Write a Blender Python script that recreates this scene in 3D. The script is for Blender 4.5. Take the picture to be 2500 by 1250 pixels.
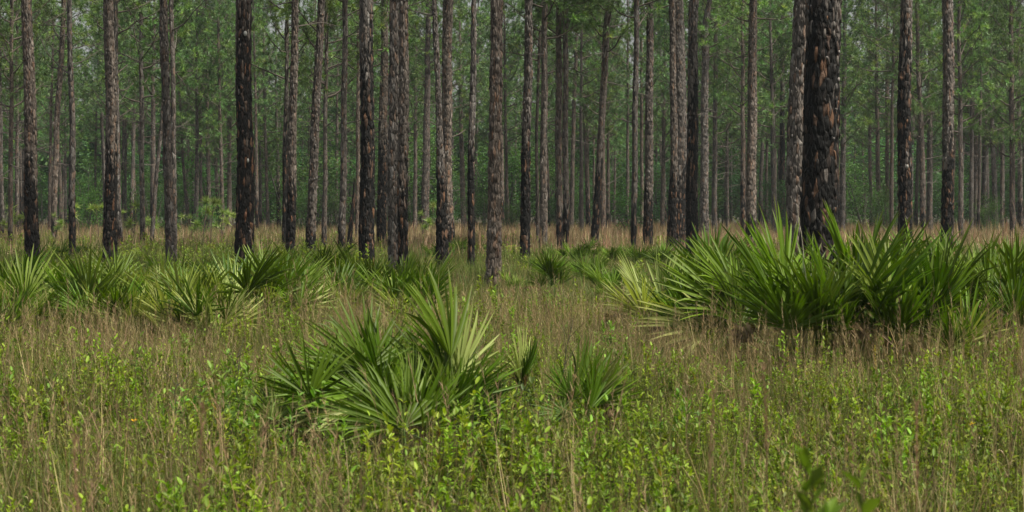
import bpy, math, random
import numpy as np
from mathutils import Vector, Matrix, Euler
R = math.radians
for o in list(bpy.data.objects): bpy.data.objects.remove(o)
S = bpy.context.scene
COL = S.collection
# ------------------------------------------------------------------ camera, sky, sun, exposure
F = 4514.0; HOR = 515.0; CAMZ = 1.9; HE = 1.65
cam = bpy.data.cameras.new('camera'); camo = bpy.data.objects.new('camera', cam); COL.objects.link(camo)
cam.sensor_width = 36; cam.lens = F*36/2500
camo.location = (0, 0, CAMZ)
camo.rotation_euler = (R(90) - math.atan((625-HOR)/F), 0, 0)
cam.clip_end = 3000; cam.clip_start = .1
cam.dof.use_dof = True; cam.dof.focus_distance = 30; cam.dof.aperture_fstop = 6.3
S.camera = camo
w = bpy.data.worlds.new('World'); S.world = w; w.use_nodes = True
nt = w.node_tree
sky = nt.nodes.new('ShaderNodeTexSky'); sky.sky_type = 'NISHITA'; sky.sun_disc = False
SUN_EL, SUN_AZ = R(62), R(118)
sky.sun_elevation = SUN_EL; sky.sun_rotation = SUN_AZ
sky.air_density = 1.3; sky.dust_density = 6.0; sky.ozone_density = 1.0
bg = nt.nodes['Background']; bg.inputs[1].default_value = .052
hz = nt.nodes.new('ShaderNodeMix'); hz.data_type = 'RGBA'; hz.inputs[0].default_value = .5   # thin white overcast over the blue
hz.inputs[7].default_value = (8.6, 8.7, 8.6, 1); nt.links.new(sky.outputs[0], hz.inputs[6]); nt.links.new(hz.outputs[2], bg.inputs[0])
sun = bpy.data.lights.new('sun', 'SUN'); sun.energy = 5.0; sun.angle = R(8); sun.color = (1, .94, .80)
suno = bpy.data.objects.new('sun', sun); COL.objects.link(suno)
sd = Vector((math.sin(SUN_AZ)*math.cos(SUN_EL), math.cos(SUN_AZ)*math.cos(SUN_EL), math.sin(SUN_EL)))
suno.rotation_euler = sd.to_track_quat('Z', 'Y').to_euler(); suno.location = (20, -20, 60)
S.view_settings.view_transform = 'Standard'; S.view_settings.look = 'None'
S.view_settings.exposure = 0.62; S.view_settings.gamma = 1
S.render.engine = 'CYCLES'
S.cycles.max_bounces = 6; S.cycles.diffuse_bounces = 3; S.cycles.transmission_bounces = 3; S.cycles.transparent_max_bounces = 4
HAZE = .0002
# ------------------------------------------------------------------ helpers
rs = np.random.RandomState(7); random.seed(7)

def mesh_np(name, V, faces, mat=None, col=None, attrs=None, uv=None, smooth=False):
    """faces: list of int arrays (M,k)"""
    me = bpy.data.meshes.new(name)
    V = np.asarray(V, dtype=np.float32)
    me.vertices.add(len(V)); me.vertices.foreach_set('co', V.ravel())
    if not isinstance(faces, (list, tuple)): faces = [faces]
    faces = [np.asarray(f, dtype=np.int32) for f in faces if len(f)]
    loops = np.concatenate([f.ravel() for f in faces])
    tot = np.concatenate([np.full(len(f), f.shape[1], dtype=np.int32) for f in faces])
    st = np.concatenate([[0], np.cumsum(tot)[:-1]]).astype(np.int32)
    me.loops.add(len(loops)); me.loops.foreach_set('vertex_index', loops)
    me.polygons.add(len(tot)); me.polygons.foreach_set('loop_start', st)
    me.update(calc_edges=True)
    if smooth: me.polygons.foreach_set('use_smooth', np.ones(len(tot), dtype=bool))
    if col is not None:
        a = me.color_attributes.new('Col', 'FLOAT_COLOR', 'POINT')
        c = np.ones((len(V), 4), dtype=np.float32); c[:, :3] = col
        a.data.foreach_set('color', c.ravel())
    if attrs:
        for k, v in attrs.items():
            a = me.attributes.new(k, 'FLOAT', 'POINT'); a.data.foreach_set('value', np.asarray(v, dtype=np.float32))
    if uv is not None:
        l = me.uv_layers.new(name='UVMap'); l.data.foreach_set('uv', np.asarray(uv, dtype=np.float32)[loops].ravel())
    if mat: me.materials.append(mat)
    me.validate()
    return me

def link(name, me, parent=None, loc=None, rot=None, scl=None):
    o = bpy.data.objects.new(name, me); COL.objects.link(o)
    if parent: o.parent = parent
    if loc is not None: o.location = loc
    if rot is not None: o.rotation_euler = rot
    if scl is not None: o.scale = scl if hasattr(scl, '__len__') else (scl,)*3
    return o
def tag(o, label, cat, group=None, kind=None):
    o['label'] = label; o['category'] = cat
    if group: o['group'] = group
    if kind: o['kind'] = kind
    return o

def unit(v): return v/np.maximum(np.linalg.norm(v, axis=-1, keepdims=True), 1e-9)
class MB:
    """merges vertex / face / colour arrays"""
    def __init__(s): s.V=[]; s.F={}; s.C=[]; s.n=0
    def add(s, V, faces, col):
        V = np.asarray(V).reshape(-1, 3)
        for f in (faces if isinstance(faces, list) else [faces]):
            f = np.asarray(f); s.F.setdefault(f.shape[1], []).append(f + s.n)
        c = np.asarray(col)
        if c.ndim == 1: c = np.tile(c, (len(V), 1))
        s.C.append(c); s.V.append(V); s.n += len(V)
    def mesh(s, name, mat, smooth=False):
        return mesh_np(name, np.concatenate(s.V), [np.concatenate(f) for f in s.F.values()], mat, np.concatenate(s.C), smooth=smooth)

def blades(mb, base, az, lean, length, curl, width, nseg, col, power=1.5, tipcol=None, widen=0.0):
    N = len(base); t = np.linspace(0, 1, nseg+1)
    phi = lean[:, None] + curl[:, None]*t[None]**power
    h = np.stack([np.sin(phi)*np.cos(az)[:, None], np.sin(phi)*np.sin(az)[:, None], np.cos(phi)], -1)
    step = (h[:, :-1]+h[:, 1:])/2*(length/nseg)[:, None, None]
    P = np.concatenate([base[:, None], base[:, None]+np.cumsum(step, 1)], 1)
    fa = rs.uniform(0, np.pi, N); side = np.stack([np.cos(fa), np.sin(fa), np.zeros(N)], -1)
    prof = (1-t**2)*.92+.08 + widen*np.sin(t*np.pi)
    off = side[:, None]*(width[:, None]*prof[None]/2)[..., None]
    V = np.stack([P-off, P+off], 2).reshape(-1, 3)
    b = (np.arange(N)*(nseg+1)*2)[:, None]+np.arange(nseg)[None]*2
    f = np.stack([b, b+1, b+3, b+2], -1).reshape(-1, 4)
    c = np.repeat(col[:, None], nseg+1, 1)
    if tipcol is not None: c = c*(1-t)[None, :, None] + tipcol[:, None]*t[None, :, None]
    c = np.repeat(c.reshape(-1, 3), 2, 0)
    mb.add(V, f, c)

def leaves(mb, base, d, up, L, W, col, fold=.25, droop=.12):
    d = unit(d); side = unit(np.cross(d, up)); nrm = np.cross(side, d)
    L = L[:, None]; W = W[:, None]
    def p(t, s, z): return base + d*(L*t) + side*(W*s) + nrm*(L*z)
    V = np.stack([p(0, 0, 0), p(.3, .42, fold*.3), p(.7, .38, fold*.2-droop*.4), p(1, 0, -droop), p(.7, -.38, fold*.2-droop*.4), p(.3, -.42, fold*.3)], 1)
    n = len(base); b = (np.arange(n)*6)[:, None]
    f = np.concatenate([b+np.array([[0, 1, 2, 3]]), b+np.array([[0, 3, 4, 5]])])
    mb.add(V.reshape(-1, 3), f, np.repeat(col, 6, 0))

def tube(mb, pts, rad, col, k=5):
    pts = np.asarray(pts, float); n = len(pts); rad = np.asarray(rad, float)
    tan = np.gradient(pts, axis=0); tan = unit(tan)
    ref = np.array([0.13, .21, .97]) if abs(tan[0][2]) < .9 else np.array([1., .1, 0])
    s = unit(np.cross(tan, ref)); u = np.cross(s, tan)
    a = np.arange(k)*2*np.pi/k
    V = pts[:, None]+rad[:, None, None]*(np.cos(a)[None, :, None]*s[:, None]+np.sin(a)[None, :, None]*u[:, None])
    i = np.arange(n-1)[:, None]*k; j = np.arange(k)[None]; j2 = (j+1) % k
    f = np.stack([i+j, i+j2, i+k+j2, i+k+j], -1).reshape(-1, 4)
    mb.add(V.reshape(-1, 3), f, col)

def jit(c, n, amt=.25, hue=.08):
    c = np.asarray(c, float)
    return c[None]*(1+rs.uniform(-amt, amt, (n, 1)))*(1+rs.uniform(-hue, hue, (n, 3)))

def ground_z(x, y):
    return .06*np.sin(x*.31+1.3)*np.cos(y*.23) + .04*np.sin(x*.9+y*.7) + .02*np.sin(x*2.3-y*1.9)
def place(px, yb):
    s = (yb-HOR)/HE; D = F/s
    return (px-1250)/s, D, s

# ------------------------------------------------------------------ materials
def newmat(name):
    m = bpy.data.materials.new(name); m.use_nodes = True
    n = m.node_tree.nodes; l = m.node_tree.links
    return m, n, l, n['Principled BSDF'], n['Material Output']
def leafmat(name, rough=.45, trans=.3, rnd=.25, spec=.5, tcol=(1.15, 1.25, .55)):
    m, n, l, P, out = newmat(name)
    at = n.new('ShaderNodeAttribute'); at.attribute_name = 'Col'
    oi = n.new('ShaderNodeObjectInfo')
    mr = n.new('ShaderNodeMapRange'); mr.inputs[3].default_value = 1-rnd; mr.inputs[4].default_value = 1+rnd
    l.new(oi.outputs['Random'], mr.inputs[0])
    hs = n.new('ShaderNodeHueSaturation')
    mh = n.new('ShaderNodeMapRange'); mh.inputs[3].default_value = .5-rnd*.05; mh.inputs[4].default_value = .5+rnd*.05
    mm = n.new('ShaderNodeMath'); mm.operation = 'FRACT'; m7 = n.new('ShaderNodeMath'); m7.operation = 'MULTIPLY'; m7.inputs[1].default_value = 17.3
    l.new(oi.outputs['Random'], m7.inputs[0]); l.new(m7.outputs[0], mm.inputs[0]); l.new(mm.outputs[0], mh.inputs[0])
    l.new(mh.outputs[0], hs.inputs['Hue']); l.new(mr.outputs[0], hs.inputs['Value']); l.new(at.outputs['Color'], hs.inputs['Color'])
    l.new(hs.outputs[0], P.inputs['Base Color']); P.inputs['Roughness'].default_value = rough
    P.inputs['Specular IOR Level'].default_value = spec
    if trans > 0:
        tr = n.new('ShaderNodeBsdfTranslucent'); mx = n.new('ShaderNodeMixShader'); mx.inputs[0].default_value = trans
        vm = n.new('ShaderNodeVectorMath'); vm.operation = 'MULTIPLY'; vm.inputs[1].default_value = tcol
        l.new(hs.outputs[0], vm.inputs[0]); l.new(vm.outputs[0], tr.inputs[0])
        l.new(P.outputs[0], mx.inputs[1]); l.new(tr.outputs[0], mx.inputs[2]); l.new(mx.outputs[0], out.inputs[0])
    return m
M_grass = leafmat('grass_blades', .6, .3, .4, .2, (1.05, 1.0, .8))
M_leaf = leafmat('broad_leaf', .5, .38, .4, .25, (1.15, 1.2, .4))
M_palm = leafmat('palmetto_leaf', .48, .28, .28, .2, (1.2, 1.3, .4))
M_needle = leafmat('pine_needles', .5, .25, .25, .4)
M_twig = leafmat('twig_bark', .85, 0, .2, .2)
M_plate = leafmat('bark_plate_surface', .75, 0, .2, .25)

def barkmat():
    m, n, l, P, out = newmat('pine_bark')
    uv = n.new('ShaderNodeUVMap'); uv.uv_map = 'UVMap'
    oi = n.new('ShaderNodeObjectInfo')
    nz = n.new('ShaderNodeTexNoise'); nz.inputs['Scale'].default_value = 9; nz.inputs['Detail'].default_value = 4
    l.new(uv.outputs[0], nz.inputs['Vector'])
    wob = n.new('ShaderNodeVectorMath'); wob.operation = 'MULTIPLY_ADD'; wob.inputs[1].default_value = (.05, .08, 0)
    l.new(nz.outputs['Color'], wob.inputs[0]); l.new(uv.outputs[0], wob.inputs[2])
    sc = n.new('ShaderNodeVectorMath'); sc.operation = 'MULTIPLY'; sc.inputs[1].default_value = (15, 4.6, 1)
    l.new(wob.outputs[0], sc.inputs[0])
    v1 = n.new('ShaderNodeTexVoronoi'); v1.voronoi_dimensions = '2D'; v1.inputs['Scale'].default_value = 1
    v2 = n.new('ShaderNodeTexVoronoi'); v2.voronoi_dimensions = '2D'; v2.feature = 'DISTANCE_TO_EDGE'; v2.inputs['Scale'].default_value = 1
    l.new(sc.outputs[0], v1.inputs['Vector']); l.new(sc.outputs[0], v2.inputs['Vector'])
    sep = n.new('ShaderNodeSeparateColor'); l.new(v1.outputs['Color'], sep.inputs[0])
    # base colour of unburnt plates
    r1 = n.new('ShaderNodeValToRGB'); e = r1.color_ramp.elements
    e[0].position = 0; e[0].color = (.062, .054, .048, 1); e[1].position = 1; e[1].color = (.19, .175, .16, 1)
    x = e.new(.3); x.color = (.105, .09, .08, 1); x = e.new(.72); x.color = (.15, .13, .115, 1)
    x = e.new(.86); x.color = (.16, .105, .075, 1); x = e.new(.93); x.color = (.20, .18, .165, 1)
    l.new(sep.outputs[0], r1.inputs[0])
    # burnt plates
    r2 = n.new('ShaderNodeValToRGB'); r2.color_ramp.interpolation = 'LINEAR'; e = r2.color_ramp.elements
    e[0].position = 0; e[0].color = (.004, .0038, .0038, 1); e[1].position = 1; e[1].color = (.10, .092, .085, 1)
    x = e.new(.66); x.color = (.009, .008, .0075, 1); x = e.new(.82); x.color = (.04, .029, .024, 1); x = e.new(.92); x.color = (.14, .072, .04, 1)
    l.new(sep.outputs[1], r2.inputs[0])
    ch = n.new('ShaderNodeAttribute'); ch.attribute_name = 'char'
    a = n.new('ShaderNodeMath'); a.operation = 'MULTIPLY_ADD'; a.inputs[1].default_value = .7; l.new(sep.outputs[2], a.inputs[0]); l.new(ch.outputs['Fac'], a.inputs[2])
    st = n.new('ShaderNodeMapRange'); st.inputs[1].default_value = .5; st.inputs[2].default_value = .74; l.new(a.outputs[0], st.inputs[0])
    mx = n.new('ShaderNodeMix'); mx.data_type = 'RGBA'
    l.new(st.outputs[0], mx.inputs[0]); l.new(r1.outputs[0], mx.inputs[6]); l.new(r2.outputs[0], mx.inputs[7])
    # grain
    n2 = n.new('ShaderNodeTexNoise'); n2.inputs['Scale'].default_value = 60; n2.inputs['Detail'].default_value = 5; l.new(uv.outputs[0], n2.inputs['Vector'])
    g = n.new('ShaderNodeMapRange'); g.inputs[1].default_value = .3; g.inputs[2].default_value = .7; g.inputs[3].default_value = .6; g.inputs[4].default_value = 1.35; l.new(n2.outputs[0], g.inputs[0])
    # fissures: colour darkens towards the plate edges
    fs = n.new('ShaderNodeMapRange'); fs.inputs[1].default_value = .0; fs.inputs[2].default_value = .13; fs.inputs[3].default_value = .35; fs.inputs[4].default_value = 1; l.new(v2.outputs['Distance'], fs.inputs[0])
    mu = n.new('ShaderNodeMath'); mu.operation = 'MULTIPLY'; l.new(g.outputs[0], mu.inputs[0]); l.new(fs.outputs[0], mu.inputs[1])
    rr = n.new('ShaderNodeMapRange'); rr.inputs[3].default_value = .85; rr.inputs[4].default_value = 1.35; l.new(oi.outputs['Random'], rr.inputs[0])
    mu2 = n.new('ShaderNodeMath'); mu2.operation = 'MULTIPLY'; l.new(mu.outputs[0], mu2.inputs[0]); l.new(rr.outputs[0], mu2.inputs[1])
    hv = n.new('ShaderNodeVectorMath'); hv.operation = 'SCALE'; l.new(mx.outputs[2], hv.inputs[0]); l.new(mu2.outputs[0], hv.inputs['Scale'])
    wm = n.new('ShaderNodeMath'); wm.operation = 'MULTIPLY'; wm.inputs[1].default_value = 13.7; wf = n.new('ShaderNodeMath'); wf.operation = 'FRACT'
    l.new(oi.outputs['Random'], wm.inputs[0]); l.new(wm.outputs[0], wf.inputs[0])
    wx = n.new('ShaderNodeMix'); wx.data_type = 'RGBA'; wx.inputs[6].default_value = (.97, 1, 1.03, 1); wx.inputs[7].default_value = (1.08, 1.0, .93, 1); l.new(wf.outputs[0], wx.inputs[0])
    wv = n.new('ShaderNodeVectorMath'); wv.operation = 'MULTIPLY'; l.new(hv.outputs[0], wv.inputs[0]); l.new(wx.outputs[2], wv.inputs[1])
    l.new(wv.outputs[0], P.inputs['Base Color'])
    P.inputs['Roughness'].default_value = .8; P.inputs['Specular IOR Level'].default_value = .25
    hh = n.new('ShaderNodeMath'); hh.operation = 'MULTIPLY_ADD'; hh.inputs[1].default_value = .25
    sm = n.new('ShaderNodeMapRange'); sm.inputs[1].default_value = 0; sm.inputs[2].default_value = .2; l.new(v2.outputs['Distance'], sm.inputs[0])
    pl = n.new('ShaderNodeMath'); pl.operation = 'ADD'; l.new(sm.outputs[0], pl.inputs[0]); l.new(sep.outputs[1], pl.inputs[1])
    l.new(n2.outputs[0], hh.inputs[0]); l.new(pl.outputs[0], hh.inputs[2])
    bp = n.new('ShaderNodeBump'); bp.inputs['Distance'].default_value = .013; bp.inputs['Strength'].default_value = 1
    l.new(hh.outputs[0], bp.inputs['Height']); l.new(bp.outputs[0], P.inputs['Normal'])
    return m
M_bark = barkmat()

def groundmat():
    m, n, l, P, out = newmat('leaf_litter_soil')
    tc = n.new('ShaderNodeTexCoord')
    nz = n.new('ShaderNodeTexNoise'); nz.inputs['Scale'].default_value = .6; nz.inputs['Detail'].default_value = 8; l.new(tc.outputs['Object'], nz.inputs[0])
    r = n.new('ShaderNodeValToRGB'); e = r.color_ramp.elements
    e[0].position = .35; e[0].color = (.022, .024, .010, 1); e[1].position = .65; e[1].color = (.065, .046, .026, 1)
    l.new(nz.outputs[0], r.inputs[0])
    n2 = n.new('ShaderNodeTexNoise'); n2.inputs['Scale'].default_value = 30; n2.inputs['Detail'].default_value = 6; l.new(tc.outputs['Object'], n2.inputs[0])
    g = n.new('ShaderNodeMapRange'); g.inputs[3].default_value = .4; g.inputs[4].default_value = 1.5; l.new(n2.outputs[0], g.inputs[0])
    v = n.new('ShaderNodeVectorMath'); v.operation = 'SCALE'; l.new(r.outputs[0], v.inputs[0]); l.new(g.outputs[0], v.inputs['Scale'])
    l.new(v.outputs[0], P.inputs['Base Color']); P.inputs['Roughness'].default_value = .95
    b = n.new('ShaderNodeBump'); b.inputs['Distance'].default_value = .05; l.new(n2.outputs[0], b.inputs['Height']); l.new(b.outputs[0], P.inputs['Normal'])
    return m
# ------------------------------------------------------------------ ground
def make_ground():
    xs = np.concatenate([np.linspace(-1200, -70, 18), np.linspace(-66, 66, 133), np.linspace(70, 1200, 18)])
    ys = np.concatenate([np.linspace(-300, -5, 8), np.linspace(0, 120, 121), np.linspace(125, 300, 30), np.linspace(350, 2500, 16)])
    X, Y = np.meshgrid(xs, ys); Z = ground_z(X, Y)
    nx, ny = len(xs), len(ys)
    i = (np.arange(ny-1)[:, None]*nx+np.arange(nx-1)[None])
    f = np.stack([i, i+1, i+nx+1, i+nx], -1).reshape(-1, 4)
    me = mesh_np('ground', np.stack([X, Y, Z], -1).reshape(-1, 3), f, groundmat(), smooth=True)
    o = link('ground', me); o['kind'] = 'structure'; o['label'] = 'flat sandy flatwoods ground under grass and low shrubs'
make_ground()

# ------------------------------------------------------------------ scatter (one stuff object from points + geometry nodes)
def scatter(name, sources, P, idx, rot, scl, label, cat):
    c = bpy.data.collections.new(name+'_kinds')
    for k, me in enumerate(sources):
        o = bpy.data.objects.new(name+'_source_%02d' % k, me); c.objects.link(o)
    me = bpy.data.meshes.new(name); me.vertices.add(len(P)); me.vertices.foreach_set('co', np.asarray(P, dtype=np.float32).ravel())
    a = me.attributes.new('pick', 'INT', 'POINT'); a.data.foreach_set('value', np.asarray(idx, dtype=np.int32))
    a = me.attributes.new('turn', 'FLOAT_VECTOR', 'POINT'); a.data.foreach_set('vector', np.asarray(rot, dtype=np.float32).ravel())
    a = me.attributes.new('size', 'FLOAT_VECTOR', 'POINT'); a.data.foreach_set('vector', np.asarray(scl, dtype=np.float32).ravel())
    o = link(name, me); tag(o, label, cat, kind='stuff')
    g = bpy.data.node_groups.new(name+'_scatter', 'GeometryNodeTree')
    g.interface.new_socket('Geometry', in_out='INPUT', socket_type='NodeSocketGeometry')
    g.interface.new_socket('Geometry', in_out='OUTPUT', socket_type='NodeSocketGeometry')
    gi = g.nodes.new('NodeGroupInput'); go = g.nodes.new('NodeGroupOutput')
    ci = g.nodes.new('GeometryNodeCollectionInfo'); ci.inputs[0].default_value = c; ci.inputs[1].default_value = True; ci.inputs[2].default_value = True
    ip = g.nodes.new('GeometryNodeInstanceOnPoints'); ip.inputs['Pick Instance'].default_value = True
    def na(nm, t):
        x = g.nodes.new('GeometryNodeInputNamedAttribute'); x.data_type = t; x.inputs[0].default_value = nm; return x.outputs[0]
    L = g.links.new
    L(gi.outputs[0], ip.inputs['Points']); L(ci.outputs[0], ip.inputs['Instance']); L(na('pick', 'INT'), ip.inputs['Instance Index'])
    L(na('turn', 'FLOAT_VECTOR'), ip.inputs['Rotation']); L(na('size', 'FLOAT_VECTOR'), ip.inputs['Scale']); L(ip.outputs[0], go.inputs[0])
    md = o.modifiers.new('scatter', 'NODES'); md.node_group = g
    return o

def wedge(n, d0, d1, margin=1.5, power=1.0):
    """random points in the strip of ground the view covers (plus a margin), uniform per area"""
    hw = 1250/F*1.04
    D = []
    u = rs.rand(n*3)
    d = d0+(d1-d0)*u; keep = rs.rand(n*3) < (hw*d+margin)/(hw*d1+margin)
    d = d[keep][:n]
    x = rs.uniform(-1, 1, len(d))*(hw*d+margin)
    return x, d
def topix(x, d): return 1250+x/d*F, HOR+HE*F/d

def vnoise(x, y, s, seed=0):
    """cheap smooth value noise, 0..1"""
    r = np.random.RandomState(seed).rand(64, 64)
    u = x/s+100; v = y/s+100; i = np.floor(u).astype(int); j = np.floor(v).astype(int); fu = u-i; fv = v-j
    fu = fu*fu*(3-2*fu); fv = fv*fv*(3-2*fv)
    g = lambda a, b: r[a % 64, b % 64]
    return (g(i, j)*(1-fu)+g(i+1, j)*fu)*(1-fv)+(g(i, j+1)*(1-fu)+g(i+1, j+1)*fu)*fv

# grass tuft kinds
TAN = (.33, .265, .12); TAN2 = (.36, .30, .16); RED = (.28, .20, .09); GRN = (.13, .175, .03); OLV = (.17, .18, .05)
def dry_tuft(n=16, h=.62, wd=.004, spread=.12, seg=6, curl=.5):
    mb = MB()
    az = rs.uniform(0, 2*np.pi, n); r = spread*np.sqrt(rs.rand(n))
    base = np.stack([np.cos(az)*r, np.sin(az)*r, np.zeros(n)], -1)
    L = h*rs.uniform(.55, 1.25, n)
    cols = np.array([TAN, TAN2, RED, OLV, OLV])[rs.randint(0, 5, n)]*rs.uniform(.7, 1.3, (n, 1))
    cu = rs.normal(.3, curl, n); k = rs.rand(n) < .3; cu[k] = rs.uniform(1.8, 3.6, k.sum())
    blades(mb, base, az+rs.normal(0, .8, n), np.abs(rs.normal(.08, .09, n)), L, cu, wd*rs.uniform(.6, 1.3, n), seg, cols, power=3.5)
    # curled dry lower leaves
    m = n//2; az = rs.uniform(0, 2*np.pi, m)
    b2 = np.stack([np.cos(az)*.03, np.sin(az)*.03, rs.uniform(.05, h*.55, m)], -1)+rs.normal(0, spread*.5, (m, 3))*[1, 1, 0]
    blades(mb, b2, az, rs.uniform(.3, .8, m), rs.uniform(.07, .18, m), rs.uniform(1.5, 4.0, m), wd*rs.uniform(1., 1.6, m), 5, jit((.50, .41, .28), m), power=1.2)
    return mb.mesh('dry_grass_tuft', M_grass)
def green_tuft(n=26, h=.36, wd=.006, spread=.12):
    mb = MB(); az = rs.uniform(0, 2*np.pi, n); r = spread*np.sqrt(rs.rand(n))
    base = np.stack([np.cos(az)*r, np.sin(az)*r, np.zeros(n)], -1)
    cols = np.array([GRN, OLV, (.10, .155, .035)])[rs.randint(0, 3, n)]*rs.uniform(.7, 1.3, (n, 1))
    blades(mb, base, az+rs.normal(0, .6, n), np.abs(rs.normal(.12, .15, n)), h*rs.uniform(.5, 1.3, n), rs.uniform(0, 1.1, n), wd*rs.uniform(.6, 1.3, n), 5, cols)
    return mb.mesh('green_grass_tuft', M_grass)
def seed_tuft(n=5, h=.8):
    """tall stems with a feathery head"""
    mb = MB(); az = rs.uniform(0, 2*np.pi, n); base = rs.normal(0, .05, (n, 3))*[1, 1, 0]
    L = h*rs.uniform(.8, 1.2, n); lean = np.abs(rs.normal(.07, .06, n))
    blades(mb, base, az, lean, L, rs.uniform(0, .3, n), np.full(n, .0035), 6, jit((.26, .20, .10), n))
    for i in range(n):
        k = 22; t = rs.uniform(.62, 1.0, k)
        p = base[i]+np.stack([np.sin(lean[i])*np.cos(az[i])*t*L[i], np.sin(lean[i])*np.sin(az[i])*t*L[i], np.cos(lean[i])*t*L[i]], -1)
        a2 = rs.uniform(0, 2*np.pi, k)
        blades(mb, p, a2, rs.uniform(.15, .6, k), rs.uniform(.03, .07, k), rs.uniform(-.3, .6, k), np.full(k, .004), 2, jit((.32, .24, .13), k))
    return mb.mesh('seed_head_tuft', M_grass)
def shrub(nst=7, h=.42, leafL=.038, nl=17, colr=(.15, .22, .02), spread=.15, wr=.48):
    mb = MB()
    for s in range(nst):
        a = rs.uniform(0, 2*np.pi); r = spread*math.sqrt(rs.rand()); le = rs.uniform(0, .28); L = h*rs.uniform(.6, 1.25)
        t = np.linspace(0, 1, 5)
        d0 = np.array([math.cos(a)*math.sin(le), math.sin(a)*math.sin(le), math.cos(le)])
        b = np.array([math.cos(a)*r, math.sin(a)*r, 0]); wob = rs.normal(0, .012, (5, 3)); wob[0] = 0
        pts = b+d0*(t*L)[:, None]+wob
        tube(mb, pts, .003*(1-.6*t), (.09, .065, .04), 3)
        n = int(nl*rs.uniform(.8, 1.2)); tt = rs.uniform(.25, 1, n)**.8
        P = b+d0*(tt*L)[:, None]; az = rs.uniform(0, 2*np.pi, n); el = rs.uniform(.35, 1.75, n)*(1.25-.6*tt**2)
        d = np.stack([np.cos(az)*np.sin(el), np.sin(az)*np.sin(el), np.cos(el)], -1)
        top = np.clip((tt-.75)*4, 0, 1)[:, None]
        c = jit(colr, n, .3)*(1-top*.0)+top*np.array([.05, .06, .0])*rs.uniform(0, 1)
        odd = rs.rand(n) < .012; c[odd] = jit((.26, .21, .06), odd.sum())
        Lf = leafL*rs.uniform(.65, 1.25, n)
        leaves(mb, P, d, np.stack([-np.cos(az)*.4, -np.sin(az)*.4, np.ones(n)], -1)+rs.normal(0, .25, (n, 3)), Lf, Lf*wr, c)
    return mb.mesh('low_shrub', M_leaf)

# ------------------------------------------------------------------ pines
def worley(u, v, nu, seed):
    r = np.random.RandomState(seed).rand(nu, 997, 3)
    i = np.floor(u).astype(int); j = np.floor(v).astype(int)
    F1 = np.full(u.shape, 9.); F2 = np.full(u.shape, 9.); ID = np.zeros(u.shape)
    for di in (-1, 0, 1):
        for dj in (-1, 0, 1):
            c = r[(i+di) % nu, (j+dj) % 997]
            d = np.hypot(i+di+c[..., 0]-u, j+dj+c[..., 1]-v)
            nn = d < F1
            F2 = np.where(nn, F1, np.minimum(F2, d)); ID = np.where(nn, c[..., 2], ID); F1 = np.where(nn, d, F1)
    return F1, F2, ID

def trunk_profile(nodes, s, H):
    """pixel nodes (y, x, w) -> z, dx, r arrays"""
    x0 = nodes[0][1]
    z = [0.0]; dx = [0.0]; r = [nodes[0][2]/2/s]
    for (y, x, w_) in nodes[1:]:
        z.append(CAMZ+(HOR-y)/s); dx.append((x-x0)/s); r.append(w_/2/s)
    zt, dt, rt = z[-1], dx[-1], r[-1]
    sl = (dx[-1]-dx[-2])/max(z[-1]-z[-2], .1)
    if zt < H-1:
        z.append(H); dx.append(dt+sl*.5*(H-zt)); r.append(min(.05, rt*.6))
    return np.array(z), np.array(dx), np.array(r)

def smooth_interp(zz, z, v):
    y = np.interp(zz, z, v); k = 9
    if len(zz) > 2*k:
        yp = np.pad(y, k, mode='reflect', reflect_type='odd'); ker = np.hanning(2*k+1); ker /= ker.sum(); y = np.convolve(yp, ker, 'valid')
    return y

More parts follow.
